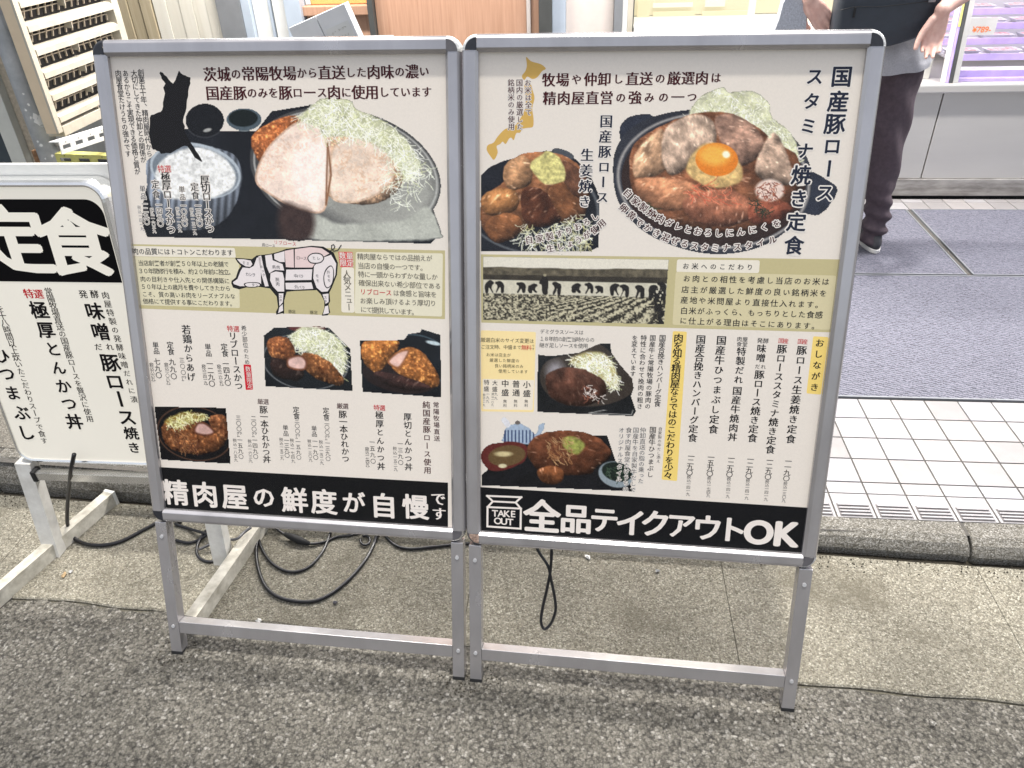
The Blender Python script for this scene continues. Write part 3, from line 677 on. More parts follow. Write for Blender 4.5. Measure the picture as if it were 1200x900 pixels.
# main photograph: rice bowl, soup bowl, pork cutlet plate on a black tray
p = Pic(160, 112, 524, 288)
p.put(p.poly([(166, 262), (172, 278), (330, 281), (505, 286), (518, 272), (497, 215), (446, 150), (368, 122), (318, 130), (300, 153), (262, 153), (205, 150), (188, 165), (168, 230)], 2, False), p.cols((22, 24, 29), .7, 1.3, 30, 2))
p.put(p.ell(240, 141, 23, 20), (18, 19, 22)); p.put(p.m(np.abs(ell(p.X, p.Y, 240, 141, 23, 20)) - .6, 1), (52, 54, 58), False); p.put(p.ell(243, 152.5, 5, 2, -15), (160, 160, 155))
p.put(p.ell(286, 140, 21, 13.5), (70, 84, 92)); p.put(p.ell(285, 138.5, 17, 10), (16, 24, 22)); p.put(p.m(np.abs(ell(p.X, p.Y, 286, 140, 21, 13.5)) - .5, 1), (128, 138, 142), False)
# plate, with the cover's reflected glare painted pale into its lower right
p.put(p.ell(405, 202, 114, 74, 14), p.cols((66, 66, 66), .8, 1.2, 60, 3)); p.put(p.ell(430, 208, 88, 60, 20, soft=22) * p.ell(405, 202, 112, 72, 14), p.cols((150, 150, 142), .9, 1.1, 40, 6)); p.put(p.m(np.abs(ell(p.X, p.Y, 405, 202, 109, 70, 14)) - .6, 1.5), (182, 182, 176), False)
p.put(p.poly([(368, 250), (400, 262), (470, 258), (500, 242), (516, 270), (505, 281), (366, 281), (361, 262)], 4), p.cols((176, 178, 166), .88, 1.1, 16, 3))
p.breaded(p.poly([(294, 165), (306, 150), (330, 138), (352, 136), (372, 142), (360, 170), (330, 180), (305, 190)]), (168, 84, 40), 3)
p.breaded(p.poly([(370, 150), (420, 148), (470, 165), (480, 195), (464, 226), (430, 240), (390, 232), (372, 215)]), (216, 176, 146), 5, .5)
p.meat([(299, 212), (310, 178), (334, 152), (356, 140), (376, 146), (388, 168), (387, 205), (380, 247), (350, 246), (322, 232)], (238, 214, 196), (206, 168, 140))
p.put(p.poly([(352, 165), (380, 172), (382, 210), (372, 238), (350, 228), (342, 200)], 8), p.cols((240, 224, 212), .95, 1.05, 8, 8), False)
p.meat([(392, 170), (420, 160), (452, 178), (462, 205), (446, 226), (414, 238), (388, 232), (386, 200)], (232, 208, 186), (212, 178, 148), 9)
crm = (vnoise(p.X, p.Y, 2.4, 31, 2) > .56) * np.clip((vnoise(p.X, p.Y, 16, 12, 2) - .30) * 3, 0, 1); p.put(crm * .40 * p.poly([(396, 166), (420, 160), (450, 176), (462, 204), (446, 226), (414, 236), (392, 230)], 3), (206, 156, 112), False); p.put(crm * .30 * p.poly([(302, 200), (314, 176), (336, 152), (370, 146), (372, 164), (340, 190), (310, 220)], 5), (206, 158, 118), False)
p.put(p.m(np.abs(psd(p.X, p.Y, [(384, 168), (388, 205), (382, 240)])) - 1.0, 1.5) * (p.X > 380), (130, 84, 52), False)
p.cabbage([(350, 140), (362, 126), (378, 115), (410, 117), (418, 127), (440, 137), (470, 158), (492, 190), (478, 212), (462, 190), (440, 170), (408, 160), (380, 160), (372, 148)], 620, 14)
p.strands(120, p.poly([(450, 180), (480, 175), (505, 190), (490, 230), (462, 240)], 1), [(236, 238, 222), (222, 226, 200)], 15)
p.put(p.poly([(330, 238), (352, 243), (368, 252), (362, 280), (332, 280), (326, 262)], 9), p.cols((58, 42, 38), .8, 1.2, 10, 3))  # dark brown patch painted where the cover reflects an arm
# rice bowl
bowl = np.maximum(p.poly([(171, 208), (174, 186), (200, 172), (235, 170), (272, 180), (283, 200), (280, 228), (268, 252), (248, 266), (216, 270), (192, 262), (177, 240)]), 0)
fl = .5 + .5 * np.sin((p.X - 226) * .75 + (p.Y - 220) * .05)
p.put(bowl, np.array([112, 120, 132.]) * (.58 + .5 * fl[..., None]) * np.clip(1.9 - (p.Y[..., None] - 150) / 95, .45, 1.1) * np.clip(1.25 - (p.X - 170) / 300, .6, 1.2)[..., None])
p.put(p.ell(229, 200, 54, 32, 12), (166, 176, 184)); p.put(p.ell(229, 201, 51, 29.5, 12), (110, 120, 130)); p.rice(p.poly([(182, 208), (190, 188), (212, 176), (236, 173), (262, 184), (276, 204), (270, 222), (246, 232), (210, 234), (190, 226)], 3))

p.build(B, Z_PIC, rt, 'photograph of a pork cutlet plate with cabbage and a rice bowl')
_rg = np.random.default_rng(4); P_map = [(x + _rg.normal(0, .55), y + _rg.normal(0, .55)) for x, y in smooth_poly(P_map, 3)]
panel(B, P_map, (20, 18, 18), Z_PIC + 3e-5, rt, 'map_silhouette')
# headings
for s_, y_, (a_, b_) in (('茨城の常陽牧場から直送した肉味の濃い', 0, ((246, 87), (497, 83.5))), ('国産豚のみを豚ロース肉に使用しています', 1, ((249, 109), (500, 107.5)))):
    n_ = len(s_); wts = np.array([.84 if 'ぁ' <= c <= 'ン' else 1.08 for c in s_]); pos = np.cumsum(wts) - wts / 2; pos = (pos - pos[0]) / (pos[-1] - pos[0])
    for c, q in zip(s_, pos):
        T_(c, (a_[0] + (b_[0] - a_[0]) * q, a_[1] + (b_[1] - a_[1]) * q), (a_[0] + (b_[0] - a_[0]) * q, a_[1] + (b_[1] - a_[1]) * q), 13.6 if 'ぁ' <= c <= 'ン' else 17, 'maroon', vert=False, weight=1.5)
for s_, a_, b_ in (('創業五十年、精肉屋時代から', (165, 85), (175, 180)), ('大切にしてきた仲卸との関係が', (157, 86), (168, 187)), ('あるからこそ実現できる価格と質が', (147, 86), (161, 201)), ('肉屋食堂たけうちの強みです', (138.5, 86), (150, 180))): T_(s_, a_, b_, 8.2, weight=.8)
h_ = dict(outline=(halo, .085))
T_('厚切ロースかつ', (240, 211), (246, 268), 11.5, weight=1.2, **h_); T_('定食', (228, 219), (229, 229), 10, **h_); T_('一三九〇', (232, 241), (234, 262), 8, weight=.6, **h_); T_('税込一五二九', (224.5, 246), (228.5, 273), 4.6, weight=0, **h_)
T_('単品', (213, 222), (214, 231), 7.5, **h_); T_('一〇九〇', (215, 241), (216.5, 262), 7.5, weight=.6, **h_); T_('税込一一九九', (208, 245), (211, 270), 4.6, weight=0, **h_)
T_('特選', (188.5, 197.8), (196.5, 197.8), 8.6, 'red', vert=False, weight=1.2, **h_); T_('極厚ロースかつ', (194, 207), (200.5, 269), 11.5, weight=1.2, **h_); T_('定食', (182, 216), (183, 228), 10, **h_); T_('一四九〇', (186, 240), (188, 262), 8, weight=.6, **h_); T_('税込一六三九', (178, 246), (181, 271), 4.6, weight=0, **h_)
T_('単品', (167, 221), (168, 230), 7.5, **h_); T_('一二九〇', (169.5, 239), (172, 260), 7.5, weight=.6, **h_); T_('税込一四一九', (163, 243), (166.5, 268), 4.6, weight=0, **h_)
T_('肉の品質にはトコトンこだわります', (158.6, 294.4), (269.5, 296), 8.0, vert=False, weight=.9)
c3 = lambda x, y: (140 + x / 4.735, 280 + y / 4.735); c4 = lambda x, y: (330 + x / 4.74, 280 + y / 4.74); c5 = lambda x, y: (150 + x / 5, 460 + y / 5); c6 = lambda x, y: (340 + x / 5, 460 + y / 5)
for s_, a_, b_ in (('当店創業者が創業５０年以上の老舗で', (118, 133), (592, 140)), ('３０年間修行を積み、約２０年前に独立。', (118, 177), (620, 184)), ('肉の目利きや仕入先との関係構築に', (130, 222), (596, 233)), ('５０年以上の歳月を費やしてきたから', (133, 264), (602, 274)), ('こそ、質の高いお肉をリーズナブルな', (140, 306), (628, 318)), ('価格にて提供する事にこだわります。', (145, 345), (628, 359))): T_(s_, c3(*a_), c3(*b_), 6.9, vert=False, weight=.8)
for s_, a_, b_ in (('精肉屋ならではの品揃えが', (437, 97), (820, 108)), ('当店の自慢の一つです。', (440, 148), (788, 160)), ('特に一頭からわずかな量しか', (442, 196), (850, 211)), ('確保出来ない希少部位である', (445, 244), (868, 262)), ('は食感と旨味を', (636, 300), (845, 309)), ('お楽しみ頂けるよう厚切り', (452, 343), (842, 357)), ('にて提供しています。', (455, 392), (740, 407))): T_(s_, c4(*a_), c4(*b_), 8.0, 'grey', vert=False, weight=.8)  # grey ink puts the cover's washed-out reflection into the lettering
T_('リブロース', c4(452, 293), c4(595, 299), 8.0, 'red', vert=False, weight=.8)
T_('数量', c4(338, 92), c4(378, 94), 8.4, 'white', vert=False, weight=1); T_('限定', c4(342, 132), c4(382, 134), 8.4, 'white', vert=False, weight=1)
T_('人気メニュー', c4(362, 195), c4(374, 378), 9.6, 'grey', weight=1)
# pig diagram
def pig():
    cr = lambda x, y: c3(x, y)
    body = [(640, 105), (690, 108), (735, 112), (760, 92), (830, 84), (880, 72), (925, 55)]
    bl = [c3(*q) for q in body] + [(345, 290.5), (365, 288), (379, 289), (391, 296), (396, 308), (395, 322), (389, 337), (386, 343), (387, 353), (385, 357), (387, 366), (384, 369.5), (377, 370), (380, 361), (380, 353), (376, 345), (371, 340), (345, 341), (336, 342), (333, 352), (333, 368), (329, 366), (329, 345), (333, 335)] + [c3(918, 330), c3(905, 370), c3(912, 410), c3(870, 420), c3(868, 405), c3(880, 380), c3(872, 320), c3(835, 275), c3(770, 265), c3(700, 270), c3(665, 280), c3(630, 270), c3(620, 245), c3(622, 232), c3(645, 215), c3(660, 170), c3(675, 150), c3(655, 130)]
    panel(B, bl, (22, 20, 20), Z_PANEL + 4.00e-5, rt, 'pig_outline')
    fill = (224, 216, 214); pk = (222, 200, 196)
    parts = [[c3(*q) for q in [(652, 112), (690, 113), (728, 120), (738, 140), (725, 155), (700, 152), (672, 135)]],
             [c3(*q) for q in [(684, 158), (722, 162), (745, 150), (762, 104), (783, 100), (786, 250), (700, 262), (668, 262), (634, 250), (630, 240), (655, 222), (672, 178)]],
             [c3(*q) for q in [(770, 98), (786, 92), (800, 160), (828, 262), (808, 264), (788, 200)]], [c3(*q) for q in [(808, 92), (845, 86), (850, 118), (905, 140), (914, 175), (862, 172), (832, 190), (815, 150)]],
             [c3(*q) for q in [(858, 84), (915, 68), (917, 128), (890, 128), (860, 112)]], [c3(*q) for q in [(838, 190), (868, 180), (905, 186), (914, 220), (914, 292), (878, 292), (850, 262), (836, 230)]],
             [c3(*q) for q in [(884, 302), (910, 302), (906, 352), (888, 372)]], [c3(*q) for q in [(888, 378), (906, 362), (908, 398), (880, 412)]],
             [(333.5, 294), (344, 292), (344.5, 313.5), (335, 313)], [(345.5, 292), (364, 289.5), (377, 291), (386, 297), (377, 302), (371, 306), (366, 313.5), (345.5, 313.5)],
             [(335.5, 316), (366, 315.5), (365, 328), (334.5, 328.5)], [(334.5, 331.5), (365, 331), (367, 338.5), (345, 339.5), (335, 339)],
             [(368, 312), (376, 303), (388, 298.5), (394, 309), (393, 322), (388, 335), (384, 341.5), (377, 342), (371, 337), (367, 326)], [(378, 345), (385, 344), (385, 354), (381.5, 356)], [(381, 359), (384.5, 358), (385.5, 367), (378.5, 368.5)]]
    for i, q in enumerate(parts): panel(B, q, pk if i in (8, 9) else fill, Z_PANEL + 6.00e-5, rt, 'pig_cut')
    panel(B, smooth_poly([(379, 324), (382, 315), (388, 311), (391.5, 318), (390, 332), (384, 338), (380, 334)], 3), (30, 28, 28), Z_PANEL + 7.20e-5, rt, 'pig_outline'); panel(B, smooth_poly([(380, 324), (383, 316), (388, 312.2), (390.5, 318), (389, 331.5), (384, 336.8), (381, 333)], 3), fill, Z_PANEL + 8.40e-5, rt, 'pig_cut')
    panel(B, smooth_poly([(360, 302), (366, 296.5), (376, 297), (380, 303), (375, 308.5), (364, 308.5)], 3), (30, 28, 28), Z_PANEL + 7.20e-5, rt, 'pig_outline'); panel(B, smooth_poly([(361.3, 302), (366.5, 297.7), (375.5, 298.2), (378.7, 303), (374.4, 307.3), (364.6, 307.3)], 3), fill, Z_PANEL + 8.40e-5, rt, 'pig_cut')
    panel(B, smooth_poly([c3(690, 248), c3(725, 240), c3(775, 243), c3(785, 260), c3(750, 270), c3(705, 268)], 3), (30, 28, 28), Z_PANEL + 7.20e-5, rt, 'pig_outline'); panel(B, smooth_poly([c3(697, 250), c3(727, 244), c3(770, 247), c3(778, 259), c3(750, 265), c3(710, 264)], 3), fill, Z_PANEL + 8.40e-5, rt, 'pig_cut')
    tl = MB(); x, y = B.on(np.array([386, 388, 391, 392.5, 391, 388.5, 388.5, 391, 396, 400], float), np.array([298, 293, 292, 289, 286.5, 287.5, 291, 294.5, 293, 287], float), Z_PANEL)
    tl.tube([(a, b_, Z_PANEL + 2.00e-5) for a, b_ in zip(x, y)], .0010, 5); tl.build('pig_outline', M['ink_black'], rt, B.T)
    for s_, a_, b_, z_ in (('ミミ', (690, 132), (712, 136), 4.6), ('カシラ', (708, 195), (745, 199), 5), ('タン', (742, 254), (762, 257), 4.4), ('肩肉', (857, 155), (880, 157), 4.6), ('肩ロース', (800, 33), (855, 38), 4.4)): T_(s_, c3(*a_), c3(*b_), z_, vert=False, weight=.7)
    for s_, a_, b_, z_ in (('ネック', (788, 155), (800, 200), 4.2), ('腕肉', (876, 225), (878, 250), 5), ('スネ', (894, 320), (895, 340), 4.4)): T_(s_, c3(*a_), c3(*b_), z_, weight=.7)
    for s_, a_, b_, z_ in (('ロース', (92, 105), (130, 108), 5), ('ヒレ', (180, 105), (205, 108), 4.8), ('中バラ', (78, 205), (112, 207), 4.8), ('外バラ', (82, 267), (120, 270), 4.8), ('豚足', (48, 403), (68, 404), 4.6), ('豚足', (168, 408), (190, 409), 4.6)): T_(s_, c4(*a_), c4(*b_), z_, vert=False, weight=.7)
    T_('リブロース', c4(-32, 18), c4(70, 28), 5.4, 'red', vert=False, weight=.7); T_('モモ', c4(197, 205), c4(200, 232), 4.6, weight=.6); T_('外モモ', c4(260, 185), c4(263, 230), 4.4, weight=.6); T_('スネ', c4(243, 325), c4(244, 345), 4.2, weight=.6)
pig()
# lower menu
for s_, a_, b_, z_, i_ in (('若鶏からあげ', (370, 502), (398, 765), 11, 'black'), ('三〇〇㌘', (346, 672), (358, 775), 6.5, 'black'), ('定食', (281, 588), (286, 625), 8.4, 'black'), ('九九〇', (292, 682), (301, 762), 8, 'black'), ('（税込一〇八九）', (258, 682), (273, 815), 5.2, 'black'), ('単品', (200, 588), (205, 622), 7.6, 'black'), ('七九〇', (208, 680), (218, 756), 8, 'black'), ('（税込八六九）', (175, 682), (190, 795), 5.2, 'black'),
                           ('リブロースかつ', (628, 538), (662, 815), 10.6, 'black'), ('希少部位のため', (690, 495), (708, 682), 6.6, 'black'), ('定食', (581, 598), (586, 635), 8.4, 'black'), ('一四九〇', (590, 692), (601, 798), 8, 'black'), ('（税込一六三九）', (550, 692), (568, 820), 5, 'black'), ('単品', (490, 598), (495, 635), 7.6, 'black'), ('一二九〇', (501, 692), (513, 803), 8, 'black'), ('（税込一四一九）', (465, 692), (481, 815), 5, 'black')): T_(s_, c3(*a_), c3(*b_), z_, i_, weight=1.1 if z_ > 7 else .6)
T_('特選', c3(613, 497), c3(648, 499), 7.4, 'red', vert=False, weight=1.2); T_('数量限定', c3(713, 722), c3(724, 815), 6.6, 'white', weight=.8)
for s_, a_, b_, z_, i_ in (('常陽牧場直送', (855, 72), (860, 268), 7.2, 'maroon'), ('純国産豚ロース使用', (798, 72), (805, 455), 9, 'maroon'), ('厚切とんかつ丼', (688, 142), (694, 435), 9.6, 'black'), ('一三九〇', (645, 300), (648, 410), 6.6, 'black'), ('税込一五二九', (613, 328), (619, 450), 4.8, 'black'), ('極厚とんかつ丼', (523, 132), (533, 432), 9.6, 'black'), ('一五九〇', (480, 290), (486, 402), 6.6, 'black'), ('（税込一七四九）', (450, 315), (455, 442), 4.8, 'black'),
                           ('豚一本ひれかつ', (308, 127), (325, 388), 9.8, 'black'), ('定食', (210, 105), (212, 142), 7.8, 'black'), ('二〇〇㌘一三九〇', (215, 173), (222, 388), 6.2, 'black'), ('税込一五二九', (180, 290), (186, 412), 4.8, 'black'), ('単品', (140, 210), (142, 243), 6.8, 'black'), ('一一九〇', (145, 285), (150, 380), 6.4, 'black'), ('税込一三〇九', (112, 285), (120, 395), 4.6, 'black'), ('定食', (35, 100), (37, 136), 7.8, 'black'), ('三〇〇㌘一五九〇', (40, 165), (51, 380), 6.2, 'black'), ('税込一七四九', (10, 280), (18, 402), 4.8, 'black')): T_(s_, c6(*a_), c6(*b_), z_, i_, weight=1.1 if z_ > 7 else .7)
for s_, a_, b_, z_, i_ in (('単品', (922, 205), (925, 240), 6.8, 'black'), ('一三九〇', (929, 280), (932, 368), 6.4, 'black'), ('税込一五二九', (897, 275), (903, 385), 4.6, 'black'), ('豚一本ひれかつ丼', (794, 100), (813, 390), 9.6, 'black'), ('二〇〇㌘一四九〇', (735, 150), (748, 375), 6.4, 'black'), ('税込一六三九', (712, 285), (719, 400), 4.6, 'black'), ('三〇〇㌘一五九〇', (646, 148), (662, 375), 6.4, 'black'), ('税込一八五九', (625, 280), (632, 395), 4.6, 'black')): T_(s_, c5(*a_), c5(*b_), z_, i_, weight=1.1 if z_ > 7 else .7)
T_('特選', c6(506, 88), c6(540, 90), 7.2, 'red', vert=False, weight=1.1); T_('厳選', c6(290, 78), c6(324, 80), 7.2, 'maroon', vert=False, weight=1.1); T_('厳選', c5(775, 52), c5(808, 54), 7, 'maroon', vert=False, weight=1.1)
for c, x_ in zip('精肉屋の鮮度が自慢', [(205.5, 577), (240, 579.5), (275, 582), (309, 582.5), (345, 586), (379.5, 588), (414.5, 589), (449.5, 592.5), (487, 594)]): T_(c, x_, x_, 31 if c not in 'のが' else 29, 'white', vert=False, weight=1.75)
T_('で', (513.5, 584.5), (513.5, 584.5), 19, 'white', vert=False, weight=1.5); T_('す', (514.5, 602), (514.5, 602), 18, 'white', vert=False, weight=1.5)
# the three small photographs
p = Pic(306, 378, 415, 460); clipA = [(308.5, 393), (321, 383.5), (375, 382), (386, 384), (411, 409), (413.5, 458.5), (310.5, 453)]
p.put(p.poly(clipA, 1, False), p.cols((20, 24, 28), .8, 1.3, 20)); p.put(p.m(np.abs(ell(p.X, p.Y, 358, 424, 50, 32, 8)) - .5, 1.2) * p.A, (112, 116, 118), False); p.put(p.ell(360, 384, 22, 5), (90, 40, 40), False)
p.cabbage([(340, 396), (352, 384), (372, 384), (396, 396), (406, 420), (400, 440), (378, 420), (350, 408)], 420, 10)
p.breaded(p.poly([(314, 400), (330, 394), (342, 402), (346, 418), (332, 424), (316, 416)]), (140, 70, 34), 4); p.breaded(p.poly([(356, 414), (380, 420), (402, 442), (398, 452), (372, 444), (356, 430)]), (120, 66, 34), 6); p.saucy(p.poly([(318, 420), (340, 424), (356, 436), (350, 446), (322, 440)]), (50, 32, 28), 5, .5)
p.meat([(337, 420), (352, 416), (360, 424), (356, 434), (338, 431)], (216, 176, 164), (110, 62, 40)); p.clip(clipA); p.build(B, Z_PIC, rt, 'small photograph of cutlet slices and cabbage')
p = Pic(420, 382, 519, 468); clipB = [(421.3, 399), (473, 398), (478, 391), (492, 389), (494, 385), (516.5, 392), (517.5, 466), (424.5, 459.5)]
p.put(p.poly(clipB, 1, False), p.cols((16, 20, 26), .8, 1.3, 20)); p.put(p.m(np.abs(ell(p.X, p.Y, 492, 420, 40, 26, 20)) - .7, 1.4) * (p.X > 470), (60, 80, 90), False); p.put(p.ell(508, 402, 9, 2.2, 12), (180, 196, 200), False)
p.put(p.ell(468, 442, 44, 18, 10), (34, 24, 24)); p.breaded(p.poly([(424, 404), (440, 398), (462, 398), (468, 406), (450, 430), (440, 436), (426, 424)]), (176, 98, 36), 2); p.breaded(p.poly([(466, 412), (482, 406), (500, 418), (515, 444), (506, 454), (470, 440), (458, 426)]), (172, 96, 38), 7); p.saucy(p.poly([(440, 436), (470, 440), (506, 454), (480, 458), (446, 448)]), (60, 36, 32), 5, .6)
p.meat([(454, 424), (466, 412), (480, 410), (474, 424), (466, 432)], (224, 180, 164), (150, 90, 50)); p.clip(clipB); p.build(B, Z_PIC, rt, 'small photograph of a thick cut cutlet')
p = Pic(178, 474, 273, 546); clipC = [(180.4, 476), (265, 477.6), (270.6, 543.8), (188.4, 539)]
p.put(p.poly(clipC, 1, False), p.cols((15, 15, 18), .8, 1.3, 20)); p.put(p.m(np.abs(ell(p.X, p.Y, 228, 508, 44, 31, 12)) - .5, 1.2) * p.A, (92, 60, 42), False)
p.breaded(p.poly([(190, 500), (204, 488), (226, 486), (240, 496), (262, 508), (262, 522), (240, 532), (210, 530), (194, 520)]), (112, 58, 30), 3); p.breaded(p.poly([(244, 490), (264, 488), (268, 512), (258, 514)]), (140, 76, 44), 8); p.cabbage([(192, 494), (212, 484), (236, 484), (242, 490), (226, 494), (204, 500)], 160, 7, (150, 120, 50), False)
p.meat([(227, 503), (232, 495), (242, 496), (252, 506), (244, 511), (230, 509)], (206, 162, 150), (96, 52, 34)); p.strands(60, p.poly([(200, 504), (230, 512), (226, 528), (200, 520)], 1), [(150, 100, 60), (90, 50, 34)], 8, 1.3, alpha=False)
p.clip(clipC); p.build(B, Z_PIC, rt, 'small photograph of a cutlet bowl')
for k_ in K: K[k_].build(M['ink_' + k_], rt)
halo.build(M['ink_halo'], rt)
# ============ right stand poster
B = BR; rt = rigS; K = inks(B); halo = Print(B, Z_OUT); h_ = dict(outline=(halo, .085))
r1 = lambda x, y: (540 + x / 3.4625, 40 + y / 3.4625); r2 = lambda x, y: (760 + x / 3.334, 40 + y / 3.334); r3 = lambda x, y: (550 + x / 5, 290 + y / 5); r4 = lambda x, y: (770 + x / 4.735, 290 + y / 4.735); r5 = lambda x, y: (550 + x / 4.5, 460 + y / 4.5); r6 = lambda x, y: (760 + x / 4.5, 460 + y / 4.5)
panel(B, [(563.5, 298), (987, 304), (974.5, 389.5), (564, 378)], kh, Z_PANEL, rt)
panel(B, [(793.5, 304), (890.5, 305), (889.5, 320), (792.5, 319)], tabc, Z_PANEL + 2.00e-5, rt, rnd=.004)
panel(B, [(792, 318.4), (980, 323), (973, 386.5), (788, 380.5)], (206, 196, 158), Z_PANEL + 3.00e-5, rt, rnd=.004)
panel(B, [(953, 394), (971, 395), (962, 462.5), (945, 461)], (234, 206, 118), Z_PANEL, rt, rnd=.003)
panel(B, [(788.5, 388), (805, 388.6), (793.4, 563.8), (775.2, 562)], (234, 206, 118), Z_PANEL, rt, rnd=.003)
panel(B, [(563.5, 387), (628, 389), (625.5, 483), (564, 482)], (240, 218, 160), Z_PANEL, rt, rnd=.003)
panel(B, [(565.5, 444), (626, 445.5), (624, 480.5), (566, 479.5)], (232, 222, 204), Z_PANEL + 2.00e-5, rt, rnd=.002)
panel(B, [(563.5, 570.8), (948, 595), (941, 655), (563.8, 630)], (18, 19, 22), Z_PANEL, rt)
# map of the country
for pts in ([(265, 92), (285, 110), (325, 122), (345, 140), (330, 150), (310, 175), (290, 182), (270, 172), (258, 186), (249, 176), (250, 165), (262, 150), (268, 125)], [(268, 190), (285, 205), (292, 230), (299, 260), (290, 300), (295, 340), (293, 375), (272, 380), (250, 385), (240, 400), (225, 402), (215, 430), (205, 420), (195, 425), (182, 446), (170, 436), (160, 446), (145, 455), (150, 480), (135, 510), (120, 495), (105, 470), (110, 450), (133, 440), (150, 415), (180, 385), (215, 375), (240, 345), (262, 300), (262, 250), (258, 210)]):
    panel(B, smooth_poly([r1(*q) for q in pts], 3), (204, 166, 88), Z_PANEL + 4.00e-5, rt, 'map_silhouette')
# ginger pork photograph
p = Pic(562, 172, 706, 298, .85); p.put(p.poly([(563, 205), (574, 195), (590, 188), (640, 176), (668, 180), (690, 200), (703, 230), (702, 290), (690, 295), (563, 295)], 2, False), p.cols((26, 28, 34), .8, 1.3, 20))
p.put(p.m(np.abs(ell(p.X, p.Y, 620, 240, 82, 56, 12)) - 1.3, 2) * p.A, (84, 88, 92), False); p.put(p.ell(660, 180, 14, 5, 20), (70, 74, 80))
p.saucy(p.poly([(566, 232), (590, 214), (592, 198), (612, 180), (640, 178), (664, 184), (684, 200), (690, 230), (680, 258), (640, 262), (610, 272), (580, 284), (564, 262)]), (140, 88, 54), 3)
for q, c, sd_ in (([(590, 196), (612, 182), (624, 196), (620, 216), (596, 222)], (196, 142, 96), 3), ([(564, 232), (586, 220), (606, 226), (604, 246), (572, 252)], (170, 112, 62), 5), ([(568, 262), (590, 250), (610, 256), (606, 276), (580, 284)], (150, 92, 52), 6), ([(612, 224), (630, 220), (650, 236), (658, 256), (636, 266), (614, 258)], (92, 50, 30), 8), ([(642, 224), (664, 214), (676, 236), (676, 254), (660, 258)], (140, 86, 50), 9), ([(652, 190), (672, 192), (690, 216), (688, 234), (668, 224)], (110, 70, 48), 12)): p.saucy(p.poly(q), c, sd_, .8)
g_ = p.poly([(622, 192), (634, 182), (642, 177), (654, 184), (662, 198), (660, 212), (640, 216), (628, 206)], 2); p.put(g_, p.cols((212, 202, 122), .66, 1.25, 3.4, 7)); p.strands(260, p.poly([(612, 262), (640, 266), (676, 250), (688, 262), (690, 288), (640, 292), (610, 284)], 2), [(226, 226, 190), (206, 200, 140), (240, 240, 222)], 11)
p.build(B, Z_PIC, rt, 'photograph of ginger pork with grated ginger')
# big stamina bowl
p = Pic(712, 98, 988, 305, .85); hnd = lambda q: p.put(p.poly(q, 1.5), p.cols((40, 44, 56), .8, 1.3, 12))
hnd([(726, 150), (738, 136), (762, 134), (768, 150), (748, 170), (730, 172)]); hnd([(930, 210), (948, 200), (968, 210), (982, 222), (966, 248), (946, 252), (926, 240)])
p.put(p.m(psd(p.X, p.Y, smooth_poly([(718, 192), (728, 162), (756, 140), (800, 129), (860, 128), (910, 144), (942, 176), (952, 214), (938, 254), (900, 286), (850, 298), (800, 292), (752, 270), (724, 236)])), 1.5), p.cols((46, 48, 56), .8, 1.2, 20))
p.put(p.m(np.abs(ell(p.X, p.Y, 836, 212, 112, 78, 6)) - 1.2, 2), (150, 146, 142), False); p.put(p.ell(836, 214, 108, 74, 6), (48, 34, 30), False)
p.cabbage([(808, 134), (822, 112), (846, 102), (856, 108), (880, 106), (900, 118), (906, 138), (928, 156), (936, 190), (920, 196), (900, 170), (870, 150), (830, 146)], 520, 9, (208, 208, 172))
p.saucy(p.poly([(740, 176), (770, 150), (812, 134), (852, 132), (886, 148), (906, 164), (936, 186), (934, 226), (914, 256), (866, 272), (816, 268), (768, 256), (742, 228)]), (128, 78, 50), 3, .7)
for q, c, sd_ in (([(744, 182), (762, 160), (778, 152), (784, 190), (770, 206), (744, 208)], (206, 158, 118), 2), ([(780, 152), (810, 134), (836, 142), (838, 170), (812, 190), (788, 206), (776, 186)], (206, 174, 148), 4), ([(838, 140), (860, 134), (888, 152), (894, 176), (870, 194), (846, 168)], (184, 140, 116), 6), ([(890, 180), (908, 156), (926, 190), (930, 214), (906, 216), (886, 204)], (200, 166, 140), 9), ([(744, 212), (770, 208), (810, 214), (830, 232), (800, 246), (758, 242)], (202, 134, 92), 11), ([(800, 236), (836, 222), (866, 226), (886, 250), (850, 266), (812, 258)], (170, 104, 74), 13), ([(880, 238), (914, 236), (930, 246), (906, 262), (880, 260)], (138, 72, 50), 14)): p.saucy(p.poly(q, 2.5), c, sd_, .8)
p.put(p.poly([(804, 196), (820, 172), (840, 168), (860, 180), (870, 200), (866, 214), (840, 220), (816, 212)], 3), p.cols((214, 176, 108), .7, 1.25, 5, 8), False)
p.put(p.ell(840, 187, 25, 19.5, 4), (226, 122, 28), False); p.put(p.ell(837, 182, 18, 12, 4, soft=8), (248, 172, 62), False); p.put(p.ell(851, 181, 4.5, 4, 20, soft=2.5), (255, 240, 206), False)
p.put(p.ell(902, 223, 17, 13, 0, soft=3), p.cols((226, 200, 184), .85, 1.1, 4, 5), False); p.strands(60, p.ell(902, 223, 16, 12), [(170, 90, 60), (120, 50, 34)], 7, alpha=False); p.strands(46, p.poly([(796, 224), (830, 214), (858, 232), (850, 240), (820, 234)], 1), [(214, 96, 66), (232, 130, 92)], 13, .4, alpha=False)
p.strands(40, p.poly([(756, 236), (770, 246), (762, 250)], 1), [(60, 80, 50), (40, 60, 40)], 6, alpha=False); p.strands(50, p.poly([(884, 232), (900, 240), (910, 246), (890, 250)], 1), [(50, 62, 44), (34, 44, 34)], 8, alpha=False)
p.build(B, Z_PIC, rt, 'photograph of a pork rice bowl with egg yolk and cabbage')
